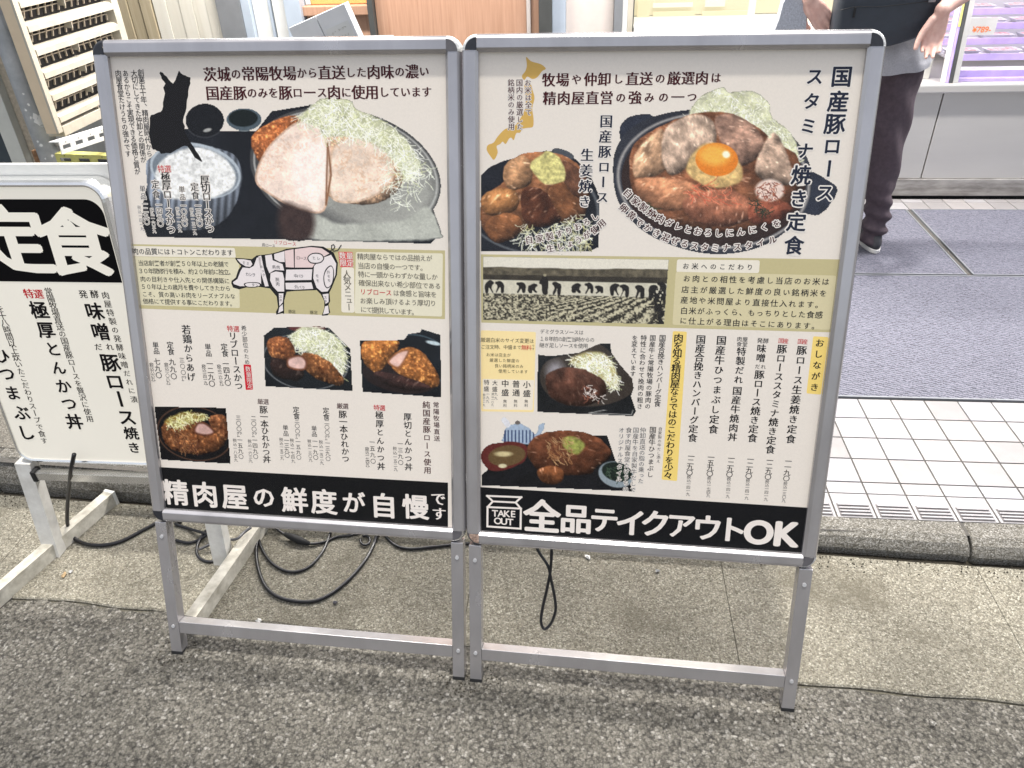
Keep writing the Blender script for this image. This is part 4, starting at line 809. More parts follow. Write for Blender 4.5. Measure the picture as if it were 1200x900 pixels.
# rice field photograph
p = Pic(566, 300, 785, 381, .7); p.det = .05; sky_ = p.poly([(566, 300.5), (784, 304), (778.5, 380.3), (566, 375)], 1, False); p.put(sky_, (212, 206, 188))
hz = 311 + 3 * vnoise(p.X, p.Y * 0, 30, 2, 3) + (p.X - 566) * .014; yb = 321 + (p.X - 566) * .018
p.put(np.clip(p.Y - hz, 0, 1) * sky_, p.cols((92, 84, 66), .6, 1.3, 5, 3)); p.put(np.clip(p.Y - yb + 2 * (vnoise(p.X, p.Y, 9, 4, 2) - .5), 0, 1) * sky_, p.cols((56, 50, 40), .7, 1.2, 8, 3))
p.put(np.clip(p.Y - 327 - (p.X - 566) * .022, 0, 1) * sky_, p.cols((196, 190, 168), .92, 1.06, 6, 4))
fy = p.Y - 343 - (p.X - 566) * .025; row_ = vnoise((p.X - 760) * 46 / (p.Y - 318 + .01) + 1000, p.Y * .2, 5, 3, 1)
sd_r = np.sin(((p.X - 800) / (np.maximum(p.Y - 326, 4)) * 13) + vnoise(p.X, p.Y, 6, 8, 2) * 2.4)
fld = np.clip((vnoise(p.X, p.Y * 1.3, 2.0, 6, 2) - .5) * 2.6 + .5 + sd_r * .55 * np.clip((p.X - 590) / 110, 0, 1), 0, 1)[..., None]
p.put(np.clip(fy, 0, 1) * sky_, fld * np.array([190, 182, 150.]) + (1 - fld) * np.array([44, 40, 32.]))
for i, (x, y, hgt) in enumerate([(573, 329, 14), (586, 329, 14), (611, 330, 13), (624, 332, 11), (638, 322, 23), (653, 330, 15), (675, 332, 11), (691, 331, 13), (703, 334, 10), (720, 332, 14), (732, 333, 15), (750, 334, 15), (765, 334, 17), (776, 330, 20)]):
    if i == 4: p.put(p.poly([(x - 3, y + 4), (x, y), (x + 3, y + 3), (x + 4, y + 12), (x + 3, y + 22), (x - 2, y + 22), (x - 3, y + 12), (x - 6, y + 10)], .8), (34, 30, 26)); p.put(p.ell(x + .5, y + .5, 2, 1.6), (150, 140, 110))
    else:
        d = 1 if i % 3 else -1
        p.put(p.poly([(x - 5 * d, y + 2), (x - 1 * d, y), (x + 4 * d, y + 3), (x + 5 * d, y + 8), (x + 4 * d, y + hgt), (x + 1 * d, y + hgt), (x, y + 8), (x - 4 * d, y + hgt), (x - 5 * d, y + hgt - 1), (x - 3 * d, y + 7)], .8), (32, 28, 26)); p.put(p.ell(x - 4 * d, y + 2.5, 1.8, 1.6), (30, 26, 24))
p.put(p.poly([(762, 340), (778, 336), (780, 381), (770, 381), (766, 362)], 3, False) * sky_ * (vnoise(p.X, p.Y, 4, 9, 2) > .42), (30, 27, 24)); p.A = np.minimum(p.A, sky_); p.build(B, Z_PIC, rt, 'old photograph of people planting a rice field')
# hamburger plate
p = Pic(628, 400, 748, 490, .85); clipG = [(630, 415), (645, 417), (678, 413), (698, 404), (704, 402), (715.5, 402), (717, 413), (727, 427), (741, 443), (743, 455), (740, 464), (746, 482), (742, 488), (629, 483)]
p.put(p.poly(clipG, 1, False), p.cols((24, 26, 28), .8, 1.3, 20)); p.put(p.m(psd(p.X, p.Y, smooth_poly([(640, 424), (680, 412), (704, 404), (728, 428), (742, 446), (736, 464), (700, 476), (656, 472), (634, 450)]))), p.cols((60, 52, 46), .8, 1.2, 20), False); p.put(p.ell(651, 436, 10, 12, 0, soft=10), (140, 136, 140), False)
p.cabbage([(668, 424), (680, 414), (700, 412), (714, 420), (724, 440), (722, 456), (706, 448), (690, 438)], 360, 9, (184, 170, 110)); p.saucy(p.poly([(640, 440), (664, 430), (692, 436), (710, 450), (706, 468), (676, 476), (646, 466)]), (84, 52, 40), 4, .35); p.strands(40, p.poly([(686, 452), (706, 460), (704, 470), (684, 468)], 1), [(230, 220, 210), (150, 90, 70)], 6, alpha=False)
p.put(p.m(np.abs(psd(p.X, p.Y, [(690, 484), (740, 486), (744, 474)])) - .4, 1) * (p.Y > 480), (170, 170, 165), False); p.clip(clipG); p.build(B, Z_PIC, rt, 'photograph of a hamburger steak plate')
# set meal with teapot
p = Pic(562, 484, 742, 580, .85); p.put(p.poly([(564, 556), (584, 540), (616, 510), (640, 508), (712, 510), (722, 540), (738, 564), (742, 576), (564, 569)], 2, False), p.cols((20, 21, 24), .8, 1.3, 20))
p.put(p.poly([(589, 512), (594, 500), (606, 496), (620, 500), (627, 508), (632, 497), (639, 496), (636, 506), (628, 520), (590, 518)], 1.2), (150, 168, 188)); st_ = (np.sin(p.X * 1.5) > .1) & (p.Y > 504); p.put(p.poly([(590, 512), (594, 502), (620, 502), (627, 510), (626, 518), (590, 518)], 1) * st_, (52, 70, 108)); p.put(p.poly([(587, 492), (592, 489), (599, 497), (594, 502)], 1), (206, 206, 210)); p.put(p.ell(606.5, 495, 3.6, 2.6), (100, 92, 86))
p.put(p.poly([(564, 540), (566, 526), (580, 519), (604, 518), (618, 524), (614, 540), (594, 550), (576, 552)], 1), (92, 36, 32)); p.put(p.ell(594, 534, 22, 12, -8), (96, 74, 44)); p.put(p.ell(590, 532, 10, 3, 0, soft=2), (196, 180, 130), False); p.put(p.ell(589, 546, 5, 2.4), (200, 190, 150), False)
p.saucy(p.poly([(618, 532), (624, 514), (642, 506), (668, 504), (690, 508), (708, 518), (716, 534), (698, 548), (690, 556), (660, 558), (636, 564), (630, 552)]), (104, 58, 36), 3, .9); p.put(p.poly([(660, 514), (674, 512), (686, 522), (676, 532), (662, 526)], 3), p.cols((150, 156, 70), .6, 1.3, 4, 7), False); p.saucy(p.poly([(630, 552), (646, 546), (660, 552), (656, 566), (638, 566)]), (130, 74, 40), 7); p.strands(60, p.poly([(640, 514), (664, 512), (670, 534), (646, 540)], 1), [(190, 150, 100), (150, 100, 60)], 9, .8, alpha=False)
p.put(p.ell(722, 556, 21, 15, 14), (128, 140, 146)); p.put(p.ell(723, 553, 18, 11, 14), (24, 34, 30)); p.strands(70, p.ell(724, 553, 15, 9, 14), [(50, 70, 52), (30, 44, 36), (70, 90, 70)], 6); p.build(B, Z_PIC, rt, 'photograph of a beef set meal with soup and a striped teapot')
# lettering
for s_, (a_, b_) in (('牧場や仲卸し直送の厳選肉は', ((643, 93.5), (839, 91))), ('精肉屋直営の強みの一つ', ((644, 115), (811, 113.5)))):
    for c, q in zip(s_, np.linspace(0, 1, len(s_))):
        xy = (a_[0] + (b_[0] - a_[0]) * q, a_[1] + (b_[1] - a_[1]) * q); T_(c, xy, xy, 13.4 if 'ぁ' <= c <= 'ン' else 16.4, 'maroon', vert=False, weight=1.5)
for s_, a_, b_ in (('お米は全て', (272, 197), (275, 318)), ('国内の厳選した', (238, 197), (240, 375)), ('銘柄米のみ使用', (204, 197), (205, 375))): T_(s_, r1(*a_), r1(*b_), 8.4, 'maroon', weight=1.55, **h_)
T_('国産豚ロース', (710.5, 142), (706, 231), 15.5, 'navy', weight=1.5, **h_); T_('生姜焼き', (688, 181.5), (685, 236), 15.5, 'navy', weight=1.5, **h_)
for c, q in zip('国産豚ロース', ((755, 165), (742, 262), (728, 350), (718, 437), (705, 525), (690, 620))): T_(c, r2(*q), r2(*q), 25.5 if c in '国産豚' else 23, 'navy', weight=1.75, **h_)
T_('スタミナ', r2(650, 165), r2(612, 455), 22, 'navy', weight=1.75, **h_); T_('焼き定食', r2(597, 550), r2(568, 825), 23.5, 'navy', weight=1.75, **h_)
hh = dict(outline=(halo, .12))
T_('自家製すりおろし', (620, 281), (697, 254), 9.6, 'maroon', vert=False, mid=(661, 272), weight=1.5, **hh); T_('生しょうが使用', (645, 291), (705, 262), 9.6, 'maroon', vert=False, mid=(678, 281), weight=1.5, **hh)
T_('自家製焼肉ダレとおろしにんにくを', (736, 226.5), (910, 262), 10.6, 'maroon', vert=False, mid=(812, 270), weight=1.5, **hh); T_('卵黄でかき混ぜるスタミナスタイル', (731, 244), (905.5, 281), 10.6, 'maroon', vert=False, mid=(808, 287), weight=1.5, **hh)
T_('お米へのこだわり', r4(160, 103), r4(515, 109), 8.2, vert=False, weight=1)
for s_, a_, b_ in (('お肉との相性を考慮し当店のお米は', (165, 172), (935, 190)), ('店主が厳選した鮮度の良い銘柄米を', (157, 233), (922, 254)), ('産地や米問屋より直接仕入れます。', (152, 291), (900, 318)), ('白米がふっくら、もっちりとした食感', (150, 350), (898, 374)), ('に仕上がる理由はそこにあります。', (146, 406), (880, 436))): T_(s_, r4(*a_), r4(*b_), 9.2, vert=False, weight=.9)
T_('おしながき', r4(903, 530), r4(873, 775), 11, weight=1.2)
T_('国産', r4(795, 521), r4(822, 523), 6.6, 'red', vert=False, weight=1); T_('国産', r4(688, 517), r4(715, 519), 6.6, 'red', vert=False, weight=1)
T_('豚ロース生姜焼き定食', (939.6, 410.5), (926.7, 514.4), 11.6, weight=1.2); T_('豚ローススタミナ焼き定食', (916.4, 409), (902.7, 526.7), 11.4, weight=1.2)
T_('発酵', r4(571, 516), r4(604, 518), 6.8, vert=False, weight=1); T_('味噌', r4(580, 560), r4(576, 612), 11, weight=1.2); T_('だれ', r4(557, 660), r4(590, 662), 6.4, vert=False, weight=1); T_('豚ロース焼き定食', (890, 438.9), (881.8, 513.3), 11.4, weight=1.2)
T_('肉屋', r4(458, 508), r4(489, 510), 6.4, vert=False, weight=1); T_('食堂', r4(456, 536), r4(487, 538), 6.4, vert=False, weight=1); T_('特製だれ', r4(468, 577), r4(452, 733), 11, weight=1.2); T_('国産牛焼肉丼', (864, 457.9), (858.4, 512), 11, weight=1.2)
T_('国産牛ひつまぶし定食', (845.4, 398.8), (836, 503), 11.6, weight=1.2); T_('国産合挽きハンバーグ定食', (821.3, 397.7), (811.6, 513), 11.2, weight=1.2)
for s_, a_, b_, c_, e_, u_ in (('一一九〇', (738, 362), (727, 453), (722, 480), (713, 570), '税込一三〇九'), ('一二九〇', (640, 358), (630, 445), (626, 470), (619, 563), '税込一四一九'), ('一二九〇', (538, 352), (528, 440), (524, 464), (517, 556), '税込一四一九'), ('一二九〇', (437, 347), (427, 432), (424, 456), (418, 548), '税込一四一九'), ('一五九〇', (330, 341), (323, 428), (320, 452), (315, 543), '税込一七四九'), ('一二九〇', (225, 336), (216, 422), (213, 445), (208, 536), '税込一四一九')):
    T_(s_, r6(*a_), r6(*b_), 8.0, weight=1); T_(u_, r6(*c_), r6(*e_), 4.8, weight=.6)
T_('肉を知る精肉屋ならではのこだわりを少々', (795.2, 396), (783, 557), 11, weight=1.2)
for s_, a_, b_, z_ in (('国産合挽きハンバーグ定食', (776.4, 396), (770.4, 473), 8), ('国産牛と常陽牧場の豚肉の', (765, 396), (759, 476), 7.4), ('特性に合わせて挽肉の粗さ', (754.4, 396), (749.6, 476), 7.4), ('を変えています', (744, 396), (741.6, 438), 7.4)): T_(s_, a_, b_, z_, weight=.9)
for s_, a_, b_, z_ in (('自家製の牛だし添え', (1007, 192), (996, 362), 4.6), ('国産牛ひつまぶし', (968, 196), (953, 432), 8), ('仲卸直送の脂の乗った', (916, 198), (904, 466), 7), ('国産牛を自家製牛だしで', (879, 198), (863, 512), 7), ('食す肉屋食堂たけうちの', (841, 198), (824, 508), 7), ('オリジナルスタイル', (803, 198), (789, 456), 7)): T_(s_, r5(*a_), r5(*b_), z_, weight=.9, **(h_ if z_ == 7 else {}))
for s_, a_, b_ in (('デミグラスソースは', (428, 492), (655, 498)), ('１８年前の創業当時からの', (425, 534), (720, 541)), ('継ぎ足しソースを使用', (425, 572), (680, 577))): T_(s_, r3(*a_), r3(*b_), 6.2, vert=False, weight=.8)
T_('厳選白米のサイズ変更は', r3(80, 541), r3(365, 548), 6, vert=False, weight=.8); T_('ご注文時、中盛まで', r3(80, 582), r3(292, 585), 5.6, vert=False, weight=.8); T_('無料', r3(320, 586), r3(350, 587), 6.6, 'red', vert=False, weight=.9); T_('です', r3(374, 576), r3(374, 594), 3.6, weight=.6)
for s_, a_, b_ in (('お米は店主が', (110, 628), (232, 631)), ('厳選した鮮度の', (130, 660), (282, 664)), ('良い銘柄米のみ', (160, 693), (306, 697)), ('使用しています', (182, 724), (332, 728))): T_(s_, r3(*a_), r3(*b_), 4.9, vert=False, weight=.7)
for s_, a_, b_, z_ in (('小盛', (337, 803), (337, 855), 9), ('普通', (274, 800), (274, 851), 9), ('中盛', (210, 797), (210, 850), 9), ('大盛', (150, 793), (149, 830), 6.6), ('特盛', (101, 790), (100, 828), 6.6)): T_(s_, r3(*a_), r3(*b_), z_, weight=1.2)
for x_ in (300, 244, 188): T_('無料', r5(x_, 46), r5(x_, 68), 4.4, weight=.7)
T_('九九', r5(141, 8), r5(140, 30), 4, weight=.6); T_('税込一〇九', r5(124, 8), r5(122, 66), 3.2, weight=.5); T_('一九九', r5(98, 8), r5(96, 46), 4, weight=.6); T_('税込二一九', r5(78, 12), r5(77, 66), 3.2, weight=.5)
# take-out band
def stroke(pts, w_, z=Z_TXT):
    x, y = B.on(np.array([q[0] for q in pts], float), np.array([q[1] for q in pts], float), z); m_ = MB()
    for i in range(len(x) - 1):
        a = np.array([x[i], y[i]]); b_ = np.array([x[i + 1], y[i + 1]]); d = (b_ - a) / np.linalg.norm(b_ - a); n = np.array([-d[1], d[0]]) * w_ / 2; a = a - d * w_ / 2; b_ = b_ + d * w_ / 2
        m_.sheet([tuple(a + n), tuple(b_ + n), tuple(b_ - n), tuple(a - n)], z + i * 6e-6)
    m_.build('takeout_symbol', M['ink_white'], rt, B.T)
stroke([r5(96, 604), r5(272, 612), r5(270, 718), r5(95, 706), r5(96, 604)], .0042); stroke([r5(96, 604), r5(124, 574), r5(94, 545), r5(274, 552), r5(244, 580), r5(272, 612)], .0042, Z_TXT + 4e-5); stroke([r5(124, 574), r5(244, 580)], .004, Z_TXT + 6e-5)
for s_, a_, b_ in (('TAKE', (135, 637), (231, 641)), ('OUT', (150, 677), (216, 683))): T_(s_, r5(*a_), r5(*b_), 11, 'white', vert=False, weight=9)
for c, x_, z_ in zip('全品テイクアウトOK', [(635, 605), (674.8, 608), (708, 609), (739, 612.5), (768, 613.5), (797.8, 615.8), (829, 618.5), (858, 620.5), (889, 624), (922.5, 626.3)], [42, 37, 36, 38, 38, 36, 37, 37, 40, 42]): T_(c, x_, x_, z_, 'white', vert=False, weight=1.9 if c not in 'OK' else 2.3)
for k_ in K: K[k_].build(M['ink_' + k_], rt)
halo.build(M['ink_halo'], rt)

# ============ left board, an older rounded lightbox on T feet
_bp = ground(66, 649); _yaw = R(-6.2); e_ = np.array([math.cos(_yaw), math.sin(_yaw), 0])
BL = Board(_bp[0], _bp[1], _yaw, .115); B = BL
lb = thing('lightbox_sign', 'older white rounded menu board on white T feet, cut off at the left edge', 'menu board', tuple(BL.o), BL.yaw); T = BL.T
def bx(pts): x, y = BL.on(np.array([q[0] for q in pts], float), np.array([q[1] for q in pts], float)); return x, y
xl = float(bx([(-2, 480)])[0][0]); xr = float(bx([(123.5, 240)])[0][0]) + .004; yb_ = float(bx([(60, 541), (110, 548)])[1].mean()); yt_ = float(bx([(60, 212.5)])[1][0])
def rrect(x0, x1, y0, y1, r, n=8):
    o = []
    for cx, cy, a0 in ((x1 - r, y1 - r, 0), (x0 + r, y1 - r, 90), (x0 + r, y0 + r, 180), (x1 - r, y0 + r, 270)):
        for i in range(n + 1): a = R(a0 + 90 * i / n); o.append((cx + r * math.cos(a), cy + r * math.sin(a)))
    return o
def rring(x0, x1, y0, y1, r, prof):
    m_ = MB(); rings = []
    for d, z in prof: rings.append([(x, y, z) for x, y in rrect(x0 + d, x1 - d, y0 + d, y1 - d, max(r - d, .004))])
    m_.loft(rings, cap=False); return m_
rring(xl, xr, yb_, yt_, .045, [(0, -.055), (0, -.012), (.003, -.003), (.008, 0), (.012, -.0015), (.012, -.006)]).build('rim', M['alu_bright'], lb, T, smooth=False)
MB().prism(rrect(xl + .004, xr - .004, yb_ + .004, yt_ - .004, .04), -.054, -.012).build('housing', M['white'], lb, T)
MB().prism(rrect(xl + .0095, xr - .0095, yb_ + .0095, yt_ - .0095, .038), -.0115, -.004).build('face_panel', M['acrylic'], lb, T)
bt = float(bx([(60, 234)])[1][0]); bbm = float(bx([(60, 331)])[1][0])
bx0, bx1 = xl + .015, xr - .015; r_ = .036; arc_ = [(bx1 - r_ + r_ * math.cos(R(a)), bt - r_ + r_ * math.sin(R(a))) for a in range(0, 91, 10)]; arc2 = [(bx0 + r_ + r_ * math.cos(R(a)), bt - r_ + r_ * math.sin(R(a))) for a in range(90, 181, 10)]
MB().sheet([(bx1, bbm)] + arc_ + arc2 + [(bx0, bbm)], -.0036).build('black_band', flat('band_black', (16, 15, 17), .35), lb, T)
K = {k: Print(BL, -.0034 + i * 3e-5) for i, k in enumerate(('black', 'maroon', 'red', 'white'))}
for c, q, z_, asp in (('定', (13, 281), 80, 1.12), ('食', (87, 284), 80, 1.14)): T_(c, q, q, z_, 'white', vert=False, weight=1.95, aspect=asp)
z1 = lambda x, y: (x / 3.75, 190 + y / 3.75); z2 = lambda x, y: (x / 5.62, 400 + y / 5.62)
T_('肉屋特製の発酵味噌だれに漬', (123.5, 346), (157, 468), 8.6, weight=.9); T_('発酵', z1(365, 580), z1(415, 580), 10, vert=False, weight=1.2)
for c, q, z_ in (('味', z1(415, 655), 21), ('噌', z1(442, 745), 21), ('豚', (129, 425), 22), ('ロ', (134.3, 447), 22), ('ー', (140.6, 467.6), 22), ('ス', (148.6, 489), 22), ('焼', (153.5, 507.6), 16), ('き', (157, 524.6), 15),
                 ('極', z1(172, 650), 21), ('厚', z1(202, 737), 20), ('と', (62.3, 409), 19), ('ん', (68.5, 431), 18), ('か', (74.5, 452.5), 19), ('つ', (81, 473), 19), ('丼', (87, 494), 19), ('ひ', (1.5, 417), 20), ('つ', (8, 438), 20), ('ま', (14.6, 460.5), 19), ('ぶ', (25, 483.6), 20), ('し', (30.5, 507), 20)): T_(c, q, q, z_, weight=1.7)
T_('だれ', z1(432, 812), z1(482, 812), 9.5, vert=False, weight=1.2); T_('特選', (33.3, 344), (45, 344.5), 11.5, 'red', vert=False, weight=1.5)
T_('常陽牧場直送の国産豚ロースを贅沢に使用', (56.8, 341.5), (105, 490.7), 8.8, weight=.8); T_('を十八時間以上炊いたこだわりスープで食す', (0, 362), (51.6, 516.5), 8.8, weight=.8)
for k_ in K: K[k_].build(M['ink_' + k_] if k_ != 'white' else M['acrylic'], lb)
# T feet, legs and rail: built in ground positions relative to the root
def toroot(P, o, yaw): d = np.array(P, float) - o; c, s = math.cos(yaw), math.sin(yaw); return (d[0] * c + d[1] * s, -d[0] * s + d[1] * c, d[2])
def bar(m_, a, b, w_, h_):
    a = Vector(a); b = Vector(b); d = (b - a).normalized(); sd = d.cross(Vector((0, 0, 1))).normalized(); up = sd.cross(d)
    m_.loft([[(q + sd * i * w_ / 2 + up * j * h_ / 2)[:] for i, j in ((-1, -1), (1, -1), (1, 1), (-1, 1))] for q in (a, b)]); return m_
zf = .024
for (ua, va), (ub, vb), leg_px, sgn in (((-30, 722), (129, 584), (66, 649), 1), ((226, 729), (312, 606), (268, 659), 1)):
    a = ground(ua, va, zf); b = ground(ub, vb, zf); dr = (b - a) / np.linalg.norm(b - a)
    A, Bb = toroot(a, BL.o, BL.yaw), toroot(b, BL.o, BL.yaw)
    ft = bar(MB(), A, Bb, .030, .044).build('foot_bar', M['whitefoot'], lb)
    dl = (Vector(Bb) - Vector(A)).normalized(); e = bar(MB(), Vector(Bb), Vector(Bb) + dl * .010, .034, .047).build('end_cap', M['white'], ft)
    L0 = toroot(ground(*leg_px), BL.o, BL.yaw); y0 = L0[1]; off = -.012 if ua > 100 else 0
    m_ = MB(); P0 = Vector((L0[0] + off, y0, .004)); zt_ = yb_ * BL.cl - .001; P1 = Vector((L0[0] + off, y0 + zt_ * math.tan(.115) + .012, zt_))
    m_.loft([[(q.x + i * .021, q.y + j * .016, q.z) for i, j in ((-1, -1), (1, -1), (1, 1), (-1, 1))] for q in (P0, P1)])
    m_.build('leg', M['white_paint'], lb)
    if ua < 100: La = P0; 
    else: Lb = P0
ry = float(bx([(60, 556)])[1][0]); rz = ry * BL.cl; ryy = ry * BL.sl
bar(MB(), (La.x + .022, ryy + .0, rz), (Lb.x - .022, ryy + .0, rz), .022, .022).build('cross_rail', M['alu_bright'], lb)
MB().box(La.x + .0215, La.x + .034, ryy - .014, ryy + .014, rz - .016, rz + .016, .003).build('rail_bracket', M['rubber'], lb)
# paler board standing close behind it

MB().prism(rrect(xl - .02, xr + .01, yb_ + .02, yt_ + .024, .012), -.075, -.058).build('back_board', M['white'], lb, T)
# ------------------------------------------------------------------ cables and litter
def cable(name, label, pts, r=.0042, cat='cable', m='cable', n=7, group='cables lying under the signs'):
    P = [ground(u, v, z) for u, v, z in pts]; o0 = np.array([P[0][0], P[0][1], 0])
    q = catmull([p - o0 for p in P], n); o = MB().tube(q, r, 8).build(name, M[m], loc=tuple(o0), smooth=True); o.rotation_euler = (0, 0, 0)
    return tag(o, label, cat, group)
G_ = .0085
cable('power_cable', 'black cable dropping from the rounded white menu board and curving right over the concrete', [(87, 532, .345), (83, 552, .29), (81, 572, .21), (79, 595, .12), (80, 618, .04), (90, 633, G_), (112, 639, G_), (140, 635, G_), (170, 620, G_), (197, 607, G_), (212, 612, G_)], .0052)
cable('power_cable', 'large loop of black cable lying on the concrete behind the left menu stand', [(312, 612, .05), (306, 620, .02), (300.5, 640, G_), (302.5, 665, G_), (312, 688, G_), (330, 701, G_), (362, 705, G_), (386, 697, G_), (410, 678, G_), (429, 655, G_), (439, 635, G_), (443, 620, .02)], .0048)
cable('power_cable', 'smaller shallow loop of black cable inside the big loop', [(299, 615, G_), (301, 625, G_), (308, 645, G_), (320, 661, G_), (340, 670, G_), (361, 665, G_), (377, 648, G_), (386, 628, G_), (390, 612, G_)], .0040)
pc = cable('power_cable', 'black cable with a thick moulded plug connector beside the big loop', [(318, 614, .02), (330, 624, .02), (345, 630, .014), (362, 637, .012), (380, 635, G_), (395, 629, G_), (412, 627, G_), (430, 622, G_)], .0038)
cn = [ground(*q) - np.array(pc.location) for q in ((334, 626, .021), (343, 629.5, .018), (352, 633.5, .015), (362, 637, .013))]
MB().tube(cn, [.006, .0105, .0105, .006], 10).build('connector', M['rubber'], pc, smooth=True)
cable('cable_loop', 'small closed ring of black cable by the kerb end of the big loop', [(428 + 5.6 * math.cos(a), 633 + 5.6 * math.sin(a), G_ + .002) for a in np.linspace(-2.2, 3.4, 14)], .0036, n=3)
cable('power_cable', 'tangled black cable coil just right of the left stand front leg', [(206, 633, G_), (220, 636, G_), (232, 633, G_), (246, 624, .02), (252, 617, .03), (246, 619, .02), (238, 626, .014), (232, 637, G_), (231, 649, G_), (237, 656, G_), (248, 658, G_), (262, 652, G_)], .0042)
cable('power_cable', 'straight black cable crossing over the coil near the left stand front leg', [(205, 614, G_), (220, 619, G_), (240, 625, .018), (258, 631, .02)], .0040)
cable('power_cable', 'grey cable climbing from the coil towards the foot of the rounded board', [(233, 644, .02), (246, 638, .02), (258, 632, .03), (276, 632, .06), (286, 624, .06), (294, 618, .06)], .0040, m='cable_grey')
cable('power_cable', 'short run of black cable emerging left of the pair of middle legs', [(443, 612, .03), (452, 628, G_), (464, 639, G_), (480, 643, G_), (505, 641, G_), (532, 638, G_), (560, 636, G_)], .0042)
def hang(pts, label, r):                                       # hangs in the air just behind the right stand
    P = []
    for u, v in pts:
        x, y = BR.on(np.array([u], float), np.array([v], float), -.036); P.append(BR.o + BR.e * x[0] + BR.v * y[0] - BR.w * .036)
    o0 = np.array([P[0][0], P[0][1], 0]); o = MB().tube(catmull([p - o0 for p in P], 6), r, 8).build('hanging_cable', M['cable'], loc=tuple(o0), smooth=True); tag(o, label, 'cable')
hang([(622, 625), (631, 646), (642, 663), (646, 680), (650, 700), (651, 715), (646, 730), (638, 737), (634, 728), (636, 712), (641, 690), (645, 668), (646.5, 645), (647, 628)], 'black cable loop hanging down behind the right menu stand', .0034)
def scrap(u, v, s_, m, label, cat, sd):
    rg = np.random.default_rng(sd); p = ground(u, v, .0075); m_ = MB(); n = 7; a = np.sort(rg.uniform(0, 6.28, n)); r = s_ * rg.uniform(.5, 1, n)
    top = [(r[i] * math.cos(a[i]), r[i] * math.sin(a[i]), rg.uniform(.0, .004)) for i in range(n)]
    m_.add([(0, 0, .006)] + top + [(x * .9, y * .9, -.001) for x, y, z in top], [(0, 1 + i, 1 + (i + 1) % n) for i in range(n)] + [(1 + i, 8 + i, 8 + (i + 1) % n, 1 + (i + 1) % n) for i in range(n)])
    tag(m_.build('litter_scrap' if 'scrap' in label else 'pebble', M[m], loc=tuple(p)), label, cat)
scrap(303, 727.5, .010, 'scrap', 'white paper scrap on the concrete above the lower rail of the left stand', 'litter', 1)
scrap(75, 674, .012, 'leaf', 'dry brown leaf scrap on the concrete right of the white T foot', 'litter', 2)
scrap(83, 670, .007, 'scrap', 'tiny white paper scrap touching the dry leaf', 'litter', 3)
scrap(393, 706, .007, 'cap_grey', 'small dark pebble just below the big cable loop', 'pebble', 4)
scrap(689, 653, .012, 'scrap', 'pale paper scrap in the gutter grit behind the right stand', 'litter', 5)
scrap(770, 669, .008, 'scrap', 'smaller pale scrap lying in the gutter right of the hanging cable', 'litter', 6)
scrap(1092, 848, .011, 'kerb', 'flat pale pebble set in the asphalt at the lower right', 'pebble', 7)
grit = MB(); rg = np.random.default_rng(3)
for _ in range(900):
    s_ = rg.uniform(-1.9, 1.6); t_ = kerb_front(s_) - abs(rg.normal(0, .035)) - .002; r_ = rg.uniform(.0012, .0034)
    vs = [(s_ + r_ * math.cos(a) * rg.uniform(.6, 1), t_ + r_ * math.sin(a) * rg.uniform(.6, 1), .004) for a in (0, 1.6, 3.1, 4.7)] + [(s_, t_, .004 + r_ * 1.2)]
    grit.add(vs, [(0, 1, 4), (1, 2, 4), (2, 3, 4), (3, 0, 4)])
for B_ in (BM, BR):                                            # dirt gathered round the feet
    for xx in (INS + .013, BW - INS - .013):
        f0 = B_.o + B_.e * xx
        for _ in range(70):
            a = rg.uniform(0, 6.28); d_ = abs(rg.normal(.016, .016)) + .012; P = f0 + np.array([math.cos(a) * d_ * 1.3, math.sin(a) * d_, 0]); s_ = P[:2] @ E2; t_ = P[:2] @ N2; r_ = rg.uniform(.001, .003)
            grit.add([(s_ + r_ * math.cos(q), t_ + r_ * math.sin(q), .0) for q in (0, 1.6, 3.1, 4.7)] + [(s_, t_, r_ * 1.1)], [(0, 1, 4), (1, 2, 4), (2, 3, 4), (3, 0, 4)])
tag(grit.build('gutter_gravel', M['grit'], rot=TH), 'fine dark grit gathered along the foot of the kerb', kind='stuff')

LAMP_W = 58
# ------------------------------------------------------------------ shop front
dS = lambda u, v: (lambda d: (d[0] * E2[0] + d[1] * E2[1], d[0] * N2[0] + d[1] * N2[1], d[2]))(rays(u, v))
def atT(u, v, t): a, b, c = dS(u, v); k = t / b; return a * k, EYE + c * k
def atS(u, v, s): a, b, c = dS(u, v); k = s / a; return b * k, EYE + c * k
WT = 4.0; sx = lambda u, y=20: float(atT(u, y, WT)[0])
def wallthing(name, label, cat, s0_, s1_, t0_, t1_, z0, z1, m, part='panel', bev=.002):
    rt = thing(name, label, cat, st((s0_ + s1_) / 2, t0_, z0)); w_ = (s1_ - s0_) / 2
    MB().box(-w_, w_, 0, t1_ - t0_, 0, z1 - z0, bev).build(part, M[m], rt); return rt
Z0 = .045; HT = 2.35
wb = MB().box(-5, 5, 4.9, 5.0, 0, 3.0).build('shop_wall', M['curtain'], rot=TH); tag(wb, 'inner back wall of the shop', kind='structure')
wl = MB().box(-5, 5, 3.35, 4.9, HT + .0, 3.0).build('shop_fascia', M['palegrey'], rot=TH); tag(wl, 'pale fascia above the shop front', kind='structure')
